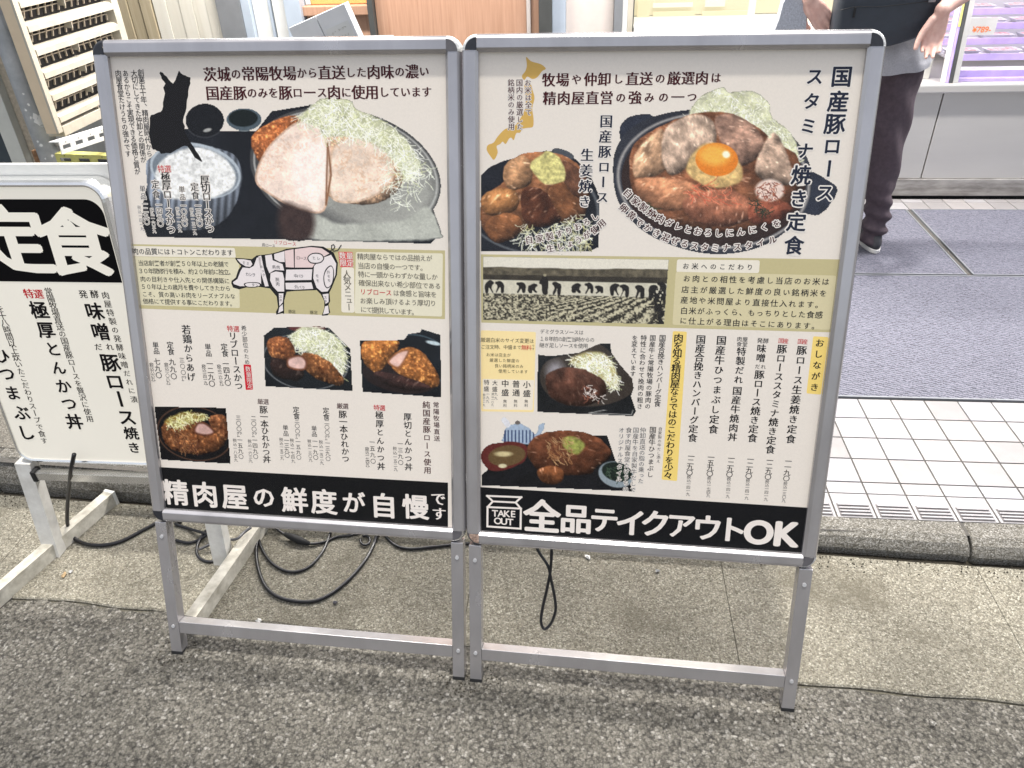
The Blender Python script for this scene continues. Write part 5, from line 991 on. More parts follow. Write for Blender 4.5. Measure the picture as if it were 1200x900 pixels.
# unseen lamps, added under the fascia to light the pavement
for i, s_ in enumerate((-1.3, .55, 2.2)):
    lt = thing('added_lamp', 'added unseen white tube lamp under the shop fascia, %s' % ('above the cream blind', 'above the lit window', 'above the display case')[i], 'lamp', st(s_, 3.52, 2.29), group='added lamps under the shop fascia')
    MB().box(-.50, .50, -.06, .06, .012, .05, .004).build('lamp_housing', M['frame_white'], lt)
    MB().box(-.48, .48, -.05, .05, 0, .0115, .004).build('diffuser', emis('lamp_diffuser', (1, .96, .90), 20) if 'lamp_diffuser' not in bpy.data.materials else bpy.data.materials['lamp_diffuser'], lt)
    la = bpy.data.lights.new('added_lamp_light', 'AREA'); la.shape = 'RECTANGLE'; la.size = .96; la.size_y = .10; la.energy = LAMP_W * (1, 1, .78)[i]; la.color = (1, .955, .90) if i < 2 else (1.0, .96, .98)
    lo = bpy.data.objects.new('lamp_light', la); COL.objects.link(lo); lo.parent = lt; lo.location = (0, -.01, -.006); lo.rotation_euler = (R(-10), 0, 0)
# left to right
rt = thing('wood_cladding', 'tan vertical wood cladding between louvre and cream blind', 'cladding', st(sx(160), WT, Z0 + .05)); a, b = sx(139), sx(181); n_ = 3
for i in range(n_): x0 = a + (b - a) * i / n_; MB().box(x0 - sx(160) + .002, x0 + (b - a) / n_ - sx(160) - .002, .005 * (i % 2), .04, 0, HT - .1, .003).build('board', M['wood_tan'], rt)
rt = thing('roller_blind', 'cream vertical blind panel left of the grey post', 'blind', st(sx(220), WT, Z0 + .05)); a, b = sx(182), sx(259)
for i in range(5): x0 = a + (b - a) * i / 5; MB().box(x0 - sx(220) + .0008, x0 + (b - a) / 5 - sx(220) - .0008, .006 + .004 * (i % 2), .03, 0, HT - .1, .002).build('blind_slat', M['curtain'], rt)
wallthing('wall_post', 'wide mid grey post right of the cream blind', 'post', sx(259), sx(287), WT - .03, WT + .05, Z0, HT, 'frame_grey')
wallthing('wall_post', 'slim pale blue post beside the wide grey post', 'post', sx(287.3), sx(297), WT - .025, WT + .05, Z0, HT, 'frame_blue')
rt = thing('white_door', 'narrow white panelled door with a dark gap, left of the pale blue post', 'door', st(sx(318), WT, Z0)); c_ = sx(318)
MB().box(sx(297.5) - c_, sx(316.5) - c_, .01, .05, 0, HT, .002).build('panel', M['frame_white'], rt); MB().box(sx(320.5) - c_, sx(337) - c_, .01, .05, 0, HT, .002).build('panel', M['frame_white'], rt)
MB().box(sx(316.5) - c_, sx(319.3) - c_, .0, .05, 0, HT, .001).build('stile', M['frame_blue'], rt); MB().box(sx(319.3) - c_, sx(320.5) - c_, .02, .05, 0, HT).build('gap', M['dark'], rt)
wallthing('wall_post', 'pale blue grey post between white door and orange cupboard', 'post', sx(337.5), sx(356), WT - .03, WT + .05, Z0, HT, 'frame_blue')
z_o = atT(395, 7, WT)[1]
rt = thing('cupboard', 'salmon wood cupboard with an orange panel above', 'cupboard', st(sx(395), WT, Z0)); c_ = sx(395)
MB().box(sx(357) - c_, sx(430) - c_, .03, .30, 0, z_o - Z0 - .045, .003).build('door_panel', M['wood'], rt); MB().box(sx(355) - c_, sx(433) - c_, .0, .30, z_o - Z0 - .043, z_o - Z0, .004).build('top', M['wood'], rt); MB().box(sx(363) - c_, sx(433) - c_, .05, .08, z_o - Z0 + .002, HT - Z0, .003).build('upper_panel', M['orange'], rt)
MB().box(sx(356.5) - c_, sx(362.6) - c_, .05, .08, z_o - Z0 + .002, HT - Z0, .002).build('side_panel', M['frame_white'], rt)
wallthing('door_frame', 'charcoal upright left of the wooden sliding door', 'door frame', sx(434), sx(440.5), WT - .04, WT + .06, Z0, HT, 'frame_dark')
rt = thing('sliding_door', 'wide salmon wood grain sliding door behind the two menu stands', 'door', st(sx(530), WT, Z0)); c_ = sx(530)
MB().box(sx(441) - c_, sx(617) - c_, .0, .04, 0, HT, .002).build('door_leaf', M['wood'], rt); MB().box(sx(622) - c_, sx(631.5) - c_, .0, .04, 0, HT, .002).build('edge_panel', M['wood'], rt); MB().box(sx(617.2) - c_, sx(621.8) - c_, -.006, .04, 0, HT, .001).build('edge_strip', M['beige_door'], rt)
wallthing('door_frame', 'charcoal upright right of the wooden sliding door', 'door frame', sx(632), sx(647), WT - .045, WT + .06, Z0, HT, 'frame_dark')
wallthing('door_frame', 'bluish white upright beside the right hand charcoal upright', 'door frame', sx(647.3), sx(663), WT - .02, WT + .06, Z0, HT, 'frame_blue')
wallthing('door_leaf', 'plain beige door panel left of the lit window', 'door', sx(663.3), sx(719), WT + .0, WT + .05, Z0, HT, 'beige_door')
wallthing('door_frame', 'mid grey upright left of the lit window', 'door frame', sx(719.3), sx(729), WT - .03, WT + .06, Z0, HT, 'frame_grey')
rt = thing('shop_window', 'brightly lit cream shop window with shelves, left of the person', 'window', st(sx(745), WT, Z0)); c_ = sx(745); s1_ = 1.215
zs = atT(820, 30, WT)[1]
MB().box(sx(729.3) - c_, sx(735) - c_, -.01, .06, 0, HT, .002).build('frame', M['frame_white'], rt); MB().box(sx(735.3) - c_, sx(741.5) - c_, .0, .06, 0, HT, .002).build('frame', M['cream'], rt); MB().box(sx(741.7) - c_, sx(743) - c_, .01, .06, 0, HT).build('seal', M['frame_dark'], rt)
MB().box(sx(743.3) - c_, s1_ - c_, -.02, .10, 0, zs - Z0, .003).build('sill_wall', M['frame_white'], rt)
MB().box(sx(743.3) - c_, s1_ - c_, .33, .36, zs - Z0 + .002, HT).build('lit_interior', M['lit_window'], rt)
MB().box(sx(743.3) - c_, s1_ - c_, .10, .33, zs - Z0 - .03, zs - Z0 - .002, .002).build('display_shelf', M['lit_shelf'], rt)
for (ua, ub, ya, yb2, mm) in ((765, 812, 3, 9, 'lit_shelf'), (765, 815, 13, 19, 'lit_card'), (826, 850, 0, 8, 'lit_shelf'), (746, 762, 0, 24, 'lit_card'), (822, 880, 12, 24, 'lit_card')):
    (sa, za), (sb, zb) = atT(ua, yb2, WT + .31), atT(ub, ya, WT + .31); MB().box(sa - c_, sb - c_, .305, .32, za - Z0, zb - Z0, .001).build('price_card', M[mm], rt)
MB().box(sx(878) - c_, sx(884) - c_, .0, .06, zs - Z0 + .001, HT, .002).build('mullion', M['lit_shelf'], rt)
MB().box(sx(743.3) - c_, s1_ - c_, .028, .032, zs - Z0 + .001, HT - Z0).build('pane', M['glass'], rt)
# chilled display case
rt = thing('display_case', 'stainless steel meat display case lit violet white, behind the person', 'display case', st(1.70, WT, Z0), group=None)
def X(s): return s - 1.70
def Zc(z): return z - Z0
for a, b in ((1.22, 1.704), (1.709, 2.75)):
    MB().box(X(a), X(b), .012, .85, Zc(.152), Zc(.573), .003).build('side_panel', M['steel'], rt)
MB().box(X(1.22), X(2.75), .002, .85, Zc(.062), Zc(.150), .003).build('plinth', M['steel_dirty'], rt); MB().box(X(1.22), X(2.75), .02, .85, Zc(.047), Zc(.061)).build('kick_strip', M['dark'], rt)
MB().box(X(1.22), X(2.75), -.022, .12, Zc(.575), Zc(.618), .008).build('ledge', M['steel'], rt)
MB().box(X(1.22), X(1.655), .10, .5, Zc(.619), Zc(.752), .002).build('end_box', M['steel'], rt); MB().box(X(1.215), X(1.665), .085, .5, Zc(.754), Zc(.785), .004).build('end_box_lid', M['steel'], rt)
lean = .16                                                      # the glass front leans back
def post(s0_, s1_, m, y0, dpt, z0=.620, z1=1.45, name='post'):
    m_ = MB(); rings = []
    for z in (z0, z1): y = y0 + (z - .62) * lean; rings.append([(X(s0_), y, Zc(z)), (X(s1_), y, Zc(z)), (X(s1_), y + dpt, Zc(z)), (X(s0_), y + dpt, Zc(z))])
    m_.loft(rings); return m_.build(name, M[m], rt)
post(1.700, 1.712, 'meat_violet', .005, .03); post(1.713, 1.728, 'frame_dark', .0, .04); post(1.729, 1.752, 'steel', -.002, .045); post(1.686, 1.699, 'frame_white', .01, .03)
post(1.7005, 1.7115, 'yellow', .003, .0015, .86, 1.06, 'warning_strip')
post(1.655, 1.6575, 'glass', .08, .3, .787, 1.40, 'end_glass')
m_ = MB(); m_.loft([[(X(1.753), .015 + (z - .62) * lean, Zc(z)), (X(2.75), .015 + (z - .62) * lean, Zc(z)), (X(2.75), .021 + (z - .62) * lean, Zc(z)), (X(1.753), .021 + (z - .62) * lean, Zc(z))] for z in (.622, 1.45)]); m_.build('front_glass', M['glass'], rt)
MB().box(X(1.753), X(2.75), .03, .07, Zc(.619), Zc(.632)).build('gasket', M['meat_violet'], rt)
for k in range(5):
    y0 = .075 + .125 * k; z0 = Zc(.640 + .050 * k)
    sh = MB().box(X(1.756), X(2.72), y0, y0 + .125, z0, z0 + .012, .001).build('shelf', M['tray_white'], rt)
    MB().box(X(1.756), X(2.72), y0 - .010, y0 - .001, z0 - .008, z0 + .022, .001).build('price_rail', M['meat_violet'], sh)
MB().box(X(1.756), X(2.72), .72, .75, Zc(.62), Zc(1.45)).build('lit_back', M['lit_back'], rt)
for y_, z_ in ((.30, 1.35), (.18, 1.16)):
    MB().tube([(X(1.78), y_, Zc(z_)), (X(2.70), y_, Zc(z_))], .013, 10).build('case_lamp', M['lamp_violet'], rt, smooth=True)
rg = np.random.default_rng(5); look = ['first', 'second', 'third', 'fourth', 'fifth']
for k in (1, 2, 3, 4):
    n_ = 4; 
    for j in range(n_):
        s_ = 1.83 + j * .20 + rg.uniform(-.015, .015); zz = .640 + .050 * k + .0125; tt = WT + .075 + .125 * k + .06
        kind = ['pink sliced meat', 'dark red meat', 'pale pink minced meat', 'marbled meat'][(j + k) % 4]; row = ['', 'front', 'second', 'third', 'rear'][k]; posn = ['nearest the left post', 'second from the left post', 'third from the left post', 'farthest from the left post'][j]
        tr = thing('meat_pack', 'white tray of %s on the %s shelf, %s' % (kind, row, posn), 'meat pack', st(s_, tt, zz), TH + rg.normal(0, .05), 'packed meat trays in the display case')
        w_, d_ = .075, .042
        m_ = MB(); m_.loft([[(x * w_ * f, y * d_ * f, z) for x, y in ((-1, -1), (1, -1), (1, 1), (-1, 1))] for f, z in ((.82, 0), (1, .018), (1.04, .018), (1.04, .020), (.97, .020), (.80, .004))]); m_.build('tray', M['tray_white'], tr)
        m2 = MB()
        for q in range(4): x0 = -.058 + q * .028; m2.box(x0, x0 + .034, -.030, .030, .005 + .002 * (q % 2), .019 + .003 * (q % 2), .004)
        m2.build('meat', M['meat_pink'], tr)
s_c, z_c = atT(1164, 29, WT + .06)
tg = thing('price_tag', 'white price card with an orange price standing in the display case', 'price tag', st(s_c, WT + .16, z_c - .06)); m_ = MB().box(-.062, .062, 0, .002, 0, .075).build('card', M['frame_white'], tg)
cc = bpy.data.curves.new('price', 'FONT'); cc.body = '¥789-'; cc.size = .036; cc.align_x = 'CENTER'; cc.offset = .0006; ob = bpy.data.objects.new('g', cc); COL.objects.link(ob); bpy.context.view_layer.update()
me = bpy.data.meshes.new_from_object(ob.evaluated_get(bpy.context.evaluated_depsgraph_get())); bpy.data.objects.remove(ob); M['price'] = flat('price_orange', (235, 120, 40)); me.materials.clear(); me.materials.append(M['price'])
ob = bpy.data.objects.new('price_lettering', me); COL.objects.link(ob); ob.parent = tg; ob.rotation_euler = (R(90), 0, 0); ob.location = (0, -.0006, .012)
# ------------------------------------------------------------------ louvred unit, pipe and slotted angles at the left
LS = -2.1; ta = float(atS(47, 97, LS)[0]); tb = float(atS(145, 30, LS)[0]); zb_ = float(atS(66, 158, LS)[1]); ztop = 1.75
lv = thing('louvre_panel', 'cream plastic louvred ventilation panel at the upper left', 'louvre', st(LS, ta, zb_))
W_ = tb - ta; H_ = ztop - zb_
D_ = .07
def lx(m_, y0, y1, z0, z1, x0, x1, b_=.002): return m_.box(x0, x1, y0, y1, z0, z1, b_)
lx(MB(), 0, .030, 0, H_, -.006, .004).build('side_frame', M['cream'], lv); lx(MB(), .002, .028, 0, H_, -.050, -.0065, 0).build('side_flange', M['cream_edge'], lv); lx(MB(), W_ - .05, W_, 0, H_, -D_, .004).build('side_frame', M['cream'], lv)
lx(MB(), .036, W_ - .051, -.02, .02, -D_, .002).build('bottom_frame', M['cream'], lv)
zl = [float(atS(u, v, LS)[1]) - zb_ for u, v in ((60, 142), (57, 129))]
pitch = float(atS(32, 38, LS)[1] - atS(41, 66, LS)[1]); nsl = int(H_ / pitch)
zfirst = float(atS(41.5, 66.5, LS)[1]) - zb_; zfirst -= math.floor(zfirst / pitch) * pitch
sl_me = None
for k in range(nsl + 1):
    z = zfirst + k * pitch
    if z + .05 > H_: break
    m_ = MB(); hh_ = pitch * .36; pr = [(.004, 0), (.004, hh_ * .72), (-.012, hh_), (-.028, hh_ * 1.12), (-.028, hh_ * 1.12 - .006), (-.016, hh_ * .85), (-.002, hh_ * .62), (-.002, 0)]
    m_.loft([[(x, y, z + zz) for x, zz in pr] for y in (.036, W_ - .051)]); m_.build('louvre_blade', M['cream'], lv)
    MB().add([(.002, W_ * .45, z), (.002, W_ * .45 + .004, z), (-.03, W_ * .45 + .004, z + hh_ * 1.2), (-.03, W_ * .45, z + hh_ * 1.2), (.0, W_ * .45, z - pitch * .32), (.0, W_ * .45 + .004, z - pitch * .32), (-.03, W_ * .45 + .004, z - pitch * .3), (-.03, W_ * .45, z - pitch * .3)], [(0, 1, 2, 3), (0, 1, 5, 4), (4, 5, 6, 7), (0, 3, 7, 4), (1, 2, 6, 5)]).build('rib', M['cream'], lv)
    g_ = MB()                                                  # lattice between blades
    for q in range(14):
        y = .04 + (W_ - .10) * q / 13; dq = .02 if (k % 3) else 0
        g_.add([(-.034, y, z - pitch * .5), (-.034, y + .006, z - pitch * .5), (-.034, y + .006 + dq, z + .002), (-.034, y + dq, z + .002), (-.040, y, z - pitch * .5), (-.040, y + .006, z - pitch * .5), (-.040, y + .006 + dq, z + .002), (-.040, y + dq, z + .002)], [(0, 1, 2, 3), (4, 5, 6, 7), (0, 4, 7, 3), (1, 5, 6, 2)])
    g_.box(-.040, -.034, .036, W_ - .052, z - pitch * .24, z - pitch * .20); g_.build('lattice', M['lattice'], lv)
lx(MB(), .036, W_ - .051, .02, H_, -.050, -.044, 0).build('backing', M['dark'], lv)
tpz = 3.0
def sT(u, v, t): return float(atT(u, v, t)[0])
pass
cs = (sT(16.5, 100, tpz) + sT(41, 100, tpz)) / 2; rr_ = (sT(41, 100, tpz) - sT(16.5, 100, tpz)) / 2
pp = thing('drain_pipe', 'grey plastic drainpipe with flaking white paint at the left edge', 'pipe', st(cs, tpz, .1)); MB().tube([(0, 0, 0), (0, 0, 2.1)], rr_, 20).build('pipe', M['pipe'], pp, smooth=True)
zc_ = float(atT(10, 22, tpz)[1]) - .1; MB().tube([(0, 0, zc_ - .03), (0, 0, zc_ + .05)], rr_ * 1.14, 20).build('coupling', M['pipe'], pp, smooth=False)
fl = [(43, 140, 5.4), (46, 146, 4.4), (40, 137, 3.4), (33, 123, 1.6), (30, 129, 1.4), (44, 166, 1.4), (48, 170, 1.8), (59, 184, 1.6), (56, 150, 1.0), (27, 110, 1.0), (55, 139, 1.3), (36, 138, 1.6), (53, 186, 1.2)]
for i, (u, v, r_) in enumerate(fl):
    s_, z_ = atT(u, v, tpz - rr_); dx = float(np.clip(s_ - cs, -rr_ * .9, rr_ * .9)); th = math.asin(dx / rr_); m_ = MB(); rg = np.random.default_rng(i); n = 7; pts = []
    for q in range(n):
        a = q * 2 * math.pi / n; r2_ = r_ * .0042 * rg.uniform(.5, 1.2); aa = th + r2_ * math.cos(a) / rr_; pts.append((math.sin(aa) * (rr_ + .0007), -math.cos(aa) * (rr_ + .0007), z_ - .1 + r2_ * math.sin(a)))
    m_.add(pts, [tuple(range(n))]); m_.build('paint_flake', M['flake'], pp)
za = float(atT(44, 185, 3.0)[1]); MB().box(-rr_ * 1.25, -rr_ * .75, -.03, .02, za - .1 - .09, za - .1 + .04, .004).build('rusty_bracket', M['rust'], pp)
wallthing('wall_pier', 'pale grey upright coping at the far left behind the rounded board', 'pier', sT(20, 190, 3.05), sT(37, 190, 3.05), 3.02, 3.12, .1, 2.2, 'palegrey')
wallthing('wall_strip', 'dark brown upright strip between coping and drainpipe', 'strip', sT(37.5, 190, 3.05), sT(47, 190, 3.05), 3.06, 3.12, .1, 2.2, 'lattice')
wallthing('wall_panel', 'dark slate panel at the far left edge behind the rounded board', 'panel', sT(-60, 190, 3.05), sT(19.6, 190, 3.05), 3.05, 3.12, .1, 2.2, 'slategrey')
def slotted(label, p0, p1, dpt, m, h_):
    a = Vector(p0); b = Vector(p1); L_ = (b - a).length; d = (b - a).normalized(); ang = math.atan2(d.y, d.x)
    rt = bpy.data.objects.new('slotted_angle', None); COL.objects.link(rt); rt.location = a; rt.rotation_euler = (0, -math.asin(d.z), ang); tag(rt, label, 'metal bar')
    m_ = MB(); n = max(2, int(L_ / .075)); sl = .046; pit = L_ / n
    m_.box(0, L_, 0, .003, h_ * .66, h_); m_.box(0, L_, 0, .003, 0, h_ * .34)
    for i in range(n + 1): x0 = max(0, i * pit - (pit - sl) / 2); x1 = min(L_, i * pit + (pit - sl) / 2); m_.box(x0, x1, 0, .003, h_ * .34, h_ * .66)
    m_.build('front_flange', M[m], rt); MB().box(0, L_, .0031, dpt, h_ - .003, h_, 0).build('top_flange', M[m], rt)
    MB().box(0, L_, .012, .014, .002, h_ - .004).build('shadow_backing', M['dark'], rt) if False else None
    for i in range(n): MB().tube([(i * pit + pit / 2, -.0006, h_ * .84), (i * pit + pit / 2, .0004, h_ * .84)], .0022, 6).build('rivet_hole', M['dark'], rt)
    return rt
def PT(u, v, t): s_, z_ = atT(u, v, t); return st(float(s_), t, float(z_))
def PS(u, v, s): t_, z_ = atS(u, v, s); return st(s, float(t_), float(z_))
slotted('yellow slotted steel angle bar lying level below the louvre', PT(68, 193, 2.9), PT(200, 198, 2.9), .04, 'yellow', .045)
slotted('white slotted steel angle bar sloping above the yellow one', PS(73, 181, -1.93), PS(175, 147, -1.93), .04, 'frame_white', .045)
bp_ = bpy.data.objects.new('x', None)
bw = thing('grey_bracket', 'short dull grey bar resting above the white slotted angle', 'metal bar', PT(66, 172, 2.98)); MB().box(0, .10, 0, .03, 0, .018, .003).build('bar', M['steel_dirty'], bw); bw.rotation_euler = (0, -.25, TH + .5)
pbk = wallthing('storage_box', 'dark crate behind the slotted angle bars at the left', 'crate', -2.06, -1.55, 3.16, 3.5, .1, float(atT(90, 176, 3.2)[1]), 'dark', 'crate')
# tilted grey box with paper, seen over the left stand
c0 = PT(338, 33, 2.5); c1 = PT(403, 4, 2.5); c2 = PT(426, 44, 2.5)
bxo = thing('file_box', 'light grey tilted box lid with a white handwritten sheet above the left menu stand', 'box', c0, 0); V0 = Vector(c0); ux = (Vector(c1) - V0); uy = (Vector(c2) - Vector(c1)); L1 = ux.length; ux.normalize(); uy = (uy - ux * uy.dot(ux)); L2 = uy.length * 3.5; uy.normalize(); uz = ux.cross(uy)
def TB(x, y, z): return tuple(ux * x + uy * y + uz * z)
MB().box(0, L1 * .485, 0, L2, -.0, .05, .002).build('lid', M['frame_grey'] if False else mat('light_grey_card', (.66, .67, .68), .6, 0, .05, 20), bxo, TB); MB().box(L1 * .495, L1, 0, L2, -.0, .05, .002).build('lid', bpy.data.materials['light_grey_card'], bxo, TB)
MB().box(L1 * .55, L1 * .95, .045, L2, -.0035, -.0025).build('paper_sheet', M['frame_white'], bxo, TB)
wr = MB(); rg = np.random.default_rng(8)
for i in range(3):
    for j in range(5): x0 = L1 * (.62 + .06 * j); y0 = .055 + i * .02; wr.tube([TB(x0 + rg.uniform(0, .006), y0 + rg.uniform(0, .012), -.0042), TB(x0 + rg.uniform(0, .010), y0 + rg.uniform(0, .012), -.0042), TB(x0 + rg.uniform(0, .006), y0 + rg.uniform(0, .012), -.0042)], .0005, 4)
wr.build('handwriting', M['ink_grey'], bxo)
# plinth under the tilted box
pb = thing('cabinet', 'low grey cabinet hidden behind the left menu stand carrying the tilted box', 'cabinet', PT(380, 60, 2.62)[:2] + (.08,)); zz_ = float(atT(400, 55, 2.62)[1]) - .08
MB().box(-.20, .16, -.1, .28, 0, zz_ - .03, .004).build('cabinet_body', M['frame_grey'], pb); MB().box(-.21, .17, -.11, .29, zz_ - .029, zz_ - .012, .003).build('cabinet_top', M['frame_grey'], pb)
# ------------------------------------------------------------------ person looking into the display case
def remesh(m_, vox, sm=6):
    me = bpy.data.meshes.new('tmp'); me.from_pydata(m_.v, [], m_.f); me.update(); o = bpy.data.objects.new('tmp', me); COL.objects.link(o)
    r = o.modifiers.new('r', 'REMESH'); r.mode = 'VOXEL'; r.voxel_size = vox; s_ = o.modifiers.new('s', 'SMOOTH'); s_.iterations = sm; s_.factor = .5
    bpy.context.view_layer.update(); me2 = bpy.data.meshes.new_from_object(o.evaluated_get(bpy.context.evaluated_depsgraph_get())); bpy.data.objects.remove(o); return me2
def blob(m_, c, r, n=12):
    rings = []
    for i in range(1, n): a = math.pi * i / n; rings.append([(c[0] + r[0] * math.sin(a) * math.cos(b), c[1] + r[1] * math.sin(a) * math.sin(b), c[2] - r[2] * math.cos(a)) for b in np.linspace(0, 2 * math.pi, 2 * n, endpoint=False)])
    return m_.loft(rings)
def limb(m_, pts, rad, n=8, seg=16):
    P = catmull(pts, n); Rr = np.interp(np.linspace(0, 1, len(P)), np.linspace(0, 1, len(rad)), rad)
    m_.tube(P, list(Rr), seg); 
    for p, r in ((P[0], Rr[0]), (P[-1], Rr[-1])): blob(m_, p, (r, r, r), 6)
def finish(me, name, m, parent, fold=None, label=None):
    if fold:
        co_ = np.empty(len(me.vertices) * 3); me.vertices.foreach_get('co', co_); co_ = co_.reshape(-1, 3); no = np.empty(len(me.vertices) * 3); me.vertices.foreach_get('normal', no); no = no.reshape(-1, 3)
        co_ += no * fold(co_)[:, None]; me.vertices.foreach_set('co', co_.ravel()); me.update()
    me.materials.clear(); me.materials.append(m); me.polygons.foreach_set('use_smooth', [True] * len(me.polygons)); me.name = name
    o = bpy.data.objects.new(name, me); COL.objects.link(o); o.parent = parent
    if label: o['label'] = label
    return o
PT0 = 3.34; PS0 = 1.10; pz = .057
per = thing('person', 'person in dark trousers and pale shirt, back turned, looking into the display case', 'person', st(PS0, PT0, pz))
def hand(m_, wrist, pdir, width, curl, side, fl=1.0, thumb=True):
    """palm and five fingers; pdir runs wrist to knuckles, width across the knuckles, curl towards the palm side"""
    w_ = Vector(wrist); d = Vector(pdir).normalized(); x = Vector(width).normalized(); c = Vector(curl).normalized()
    blob(m_, w_ + d * .012, (.024, .019, .026), 8)
    for i, (off, L_, L1_, r_) in enumerate(((-.030, .080, .062, .0084), (-.010, .086, .072, .0090), (.011, .084, .067, .0088), (.031, .076, .052, .0078))):
        k0 = w_ + x * off * .62 + d * .016; k1 = w_ + x * off + d * L_
        limb(m_, [k0, (k0 + k1) / 2 + c * -.002, k1], [.0125, .0125, .0098], 3, 10)
        spread = x * off * .28; a = k1; bdir = (d + spread * 1.2).normalized(); q = .30 + .12 * (i % 2)
        b = a + (bdir * math.cos(q) + c * math.sin(q)) * L1_ * .48 * fl; q2 = q + .34 + .06 * i; e = b + (bdir * math.cos(q2) + c * math.sin(q2)) * L1_ * .32 * fl; q3 = q2 + .22; f = e + (bdir * math.cos(q3) + c * math.sin(q3)) * L1_ * .26 * fl
        limb(m_, [a, b, e, f], [r_ * 1.08, r_, r_ * .92, r_ * .74], 4, 10)
    t0 = w_ + x * (-.024 * side) + d * .022 + c * .006; t1 = t0 + (x * -.022 * side + d * .030 + c * .010); t2 = t1 + (x * -.010 * side + d * .028 + c * .010); t3 = t2 + (d * .020 + c * .008 + x * .002)
    limb(m_, [t0, t1, t2, t3], [.015, .0125, .0105, .0085], 4, 10)
L = lambda s, t, z: (s - PS0, t - PT0, z - pz)
body = MB()
rt_t = 3.09
shR, shL = L(1.285, PT0 + .02, 1.45), L(.925, PT0 + .02, 1.45)
wr_s, wr_z = atT(1104, 12, rt_t); wl_s, wl_z = atT(948, -2, 3.22)
elR = L(1.405, PT0 - .10, 1.19); elL = L(.80, PT0 - .04, 1.23); wR = L(float(wr_s), rt_t, float(wr_z)); wL = L(float(wl_s), 3.22, float(wl_z))
limb(body, [shR, elR, wR], [.052, .042, .026], 8); limb(body, [shL, elL, wL], [.052, .042, .026], 8)
tR_s, tR_z = atT(1083, 74, rt_t - .01); dR = (Vector(L(float(tR_s), rt_t - .01, float(tR_z))) - Vector(wR)); hand(body, wR, dR, (-1, .1, -.35), (-.15, -.95, 0), -1, 1.1)
tL_s, tL_z = atT(975, 42, 3.20); dL = (Vector(L(float(tL_s), 3.20, float(tL_z))) - Vector(wL)); hand(body, wL, dL, (.75, -.2, .45), (.25, .9, -.1), 1, 1.0)
blob(body, (0, .03, 1.60 - pz), (.074, .092, .112), 14); limb(body, [(0, .02, 1.38 - pz), (0, .025, 1.53 - pz)], [.062, .056]); blob(body, (0, .125, 1.595 - pz), (.012, .02, .018), 6)
for sg in (-1, 1): blob(body, (sg * .076, .02, 1.60 - pz), (.009, .018, .030), 6)
blob(body, (0, .105, 1.555 - pz), (.026, .012, .007), 5); blob(body, (0, .02, 1.2 - pz), (.14, .09, .22), 10)
for sg in (-1, 1): blob(body, (sg * .03, .108, 1.615 - pz), (.013, .010, .008), 5)
finish(remesh(body, .0042, 4), 'body', M['skin'], per)
hr = MB(); blob(hr, (0, .008, 1.632 - pz), (.084, .098, .105), 14); blob(hr, (0, -.03, 1.58 - pz), (.076, .062, .09), 10); finish(remesh(hr, .008, 3), 'hair', M['hair'], per, lambda c: .0015 * np.sin(c[:, 0] * 240) * np.sin(c[:, 2] * 40))
sh = MB(); limb(sh, [(0, .02, 1.42 - pz), (0, .015, 1.22 - pz), (.02, .0, 1.0 - pz), (.04, -.01, .86 - pz)], [.12, .145, .15, .165], 6, 24)
for q in sh.v: pass
sh.v = [(x * 1.22 - .005, y * .82, z) for x, y, z in sh.v]
limb(sh, [shL, (0, .02, 1.45 - pz), shR], [.066, .08, .066], 5)
for a_, e__ in ((shR, elR), (shL, elL)): limb(sh, [a_, tuple(np.array(a_) * .3 + np.array(e__) * .7)], [.072, .064], 5)
def fold_sh(c): return .004 * np.sin(c[:, 2] * 46 + c[:, 0] * 22) + .003 * np.sin(c[:, 0] * 60 + c[:, 2] * 14)
me = remesh(sh, .008, 4)
bm = bmesh.new(); bm.from_mesh(me); bmesh.ops.bisect_plane(bm, geom=bm.verts[:] + bm.edges[:] + bm.faces[:], plane_co=(0, 0, .818 - pz), plane_no=(.10, 0, -1), clear_outer=True); bm.to_mesh(me); bm.free()
finish(me, 'shirt', M['tee'], per, fold_sh)
tr = MB()
limb(tr, [L(1.212, PT0 + .0, .93), L(1.216, PT0, .78), L(1.232, PT0 - .01, .58), L(1.250, PT0 - .01, .45), L(1.268, PT0 + .0, .28), L(1.282, PT0 + .0, .125)], [.094, .096, .080, .066, .059, .052], 8, 22)
limb(tr, [L(1.02, PT0 + .0, .93), L(1.01, PT0, .78), L(.985, PT0 + .03, .58), L(.965, PT0 + .05, .45), L(.95, PT0 + .04, .28), L(.94, PT0 + .04, .125)], [.098, .102, .086, .072, .064, .056], 8, 22)
blob(tr, L(1.115, PT0 + .0, .90), (.175, .125, .13), 12)
def fold_t(c):
    z = c[:, 2]; low = np.clip((.34 - z) / .25, 0, 1); return .0045 * np.sin(z * 34 + c[:, 0] * 40 + c[:, 1] * 18) + low * .011 * np.sin(z * 95 + c[:, 0] * 26 + c[:, 1] * 10) + .003 * np.sin(c[:, 0] * 70 + z * 9)
me = remesh(tr, .007, 4)
bm = bmesh.new(); bm.from_mesh(me); bmesh.ops.bisect_plane(bm, geom=bm.verts[:] + bm.edges[:] + bm.faces[:], plane_co=(0, 0, .088 - pz), plane_no=(0, 0, -1), clear_outer=True); bm.to_mesh(me); bm.free()
finish(me, 'trousers', M['leg_cloth'], per, fold_t)
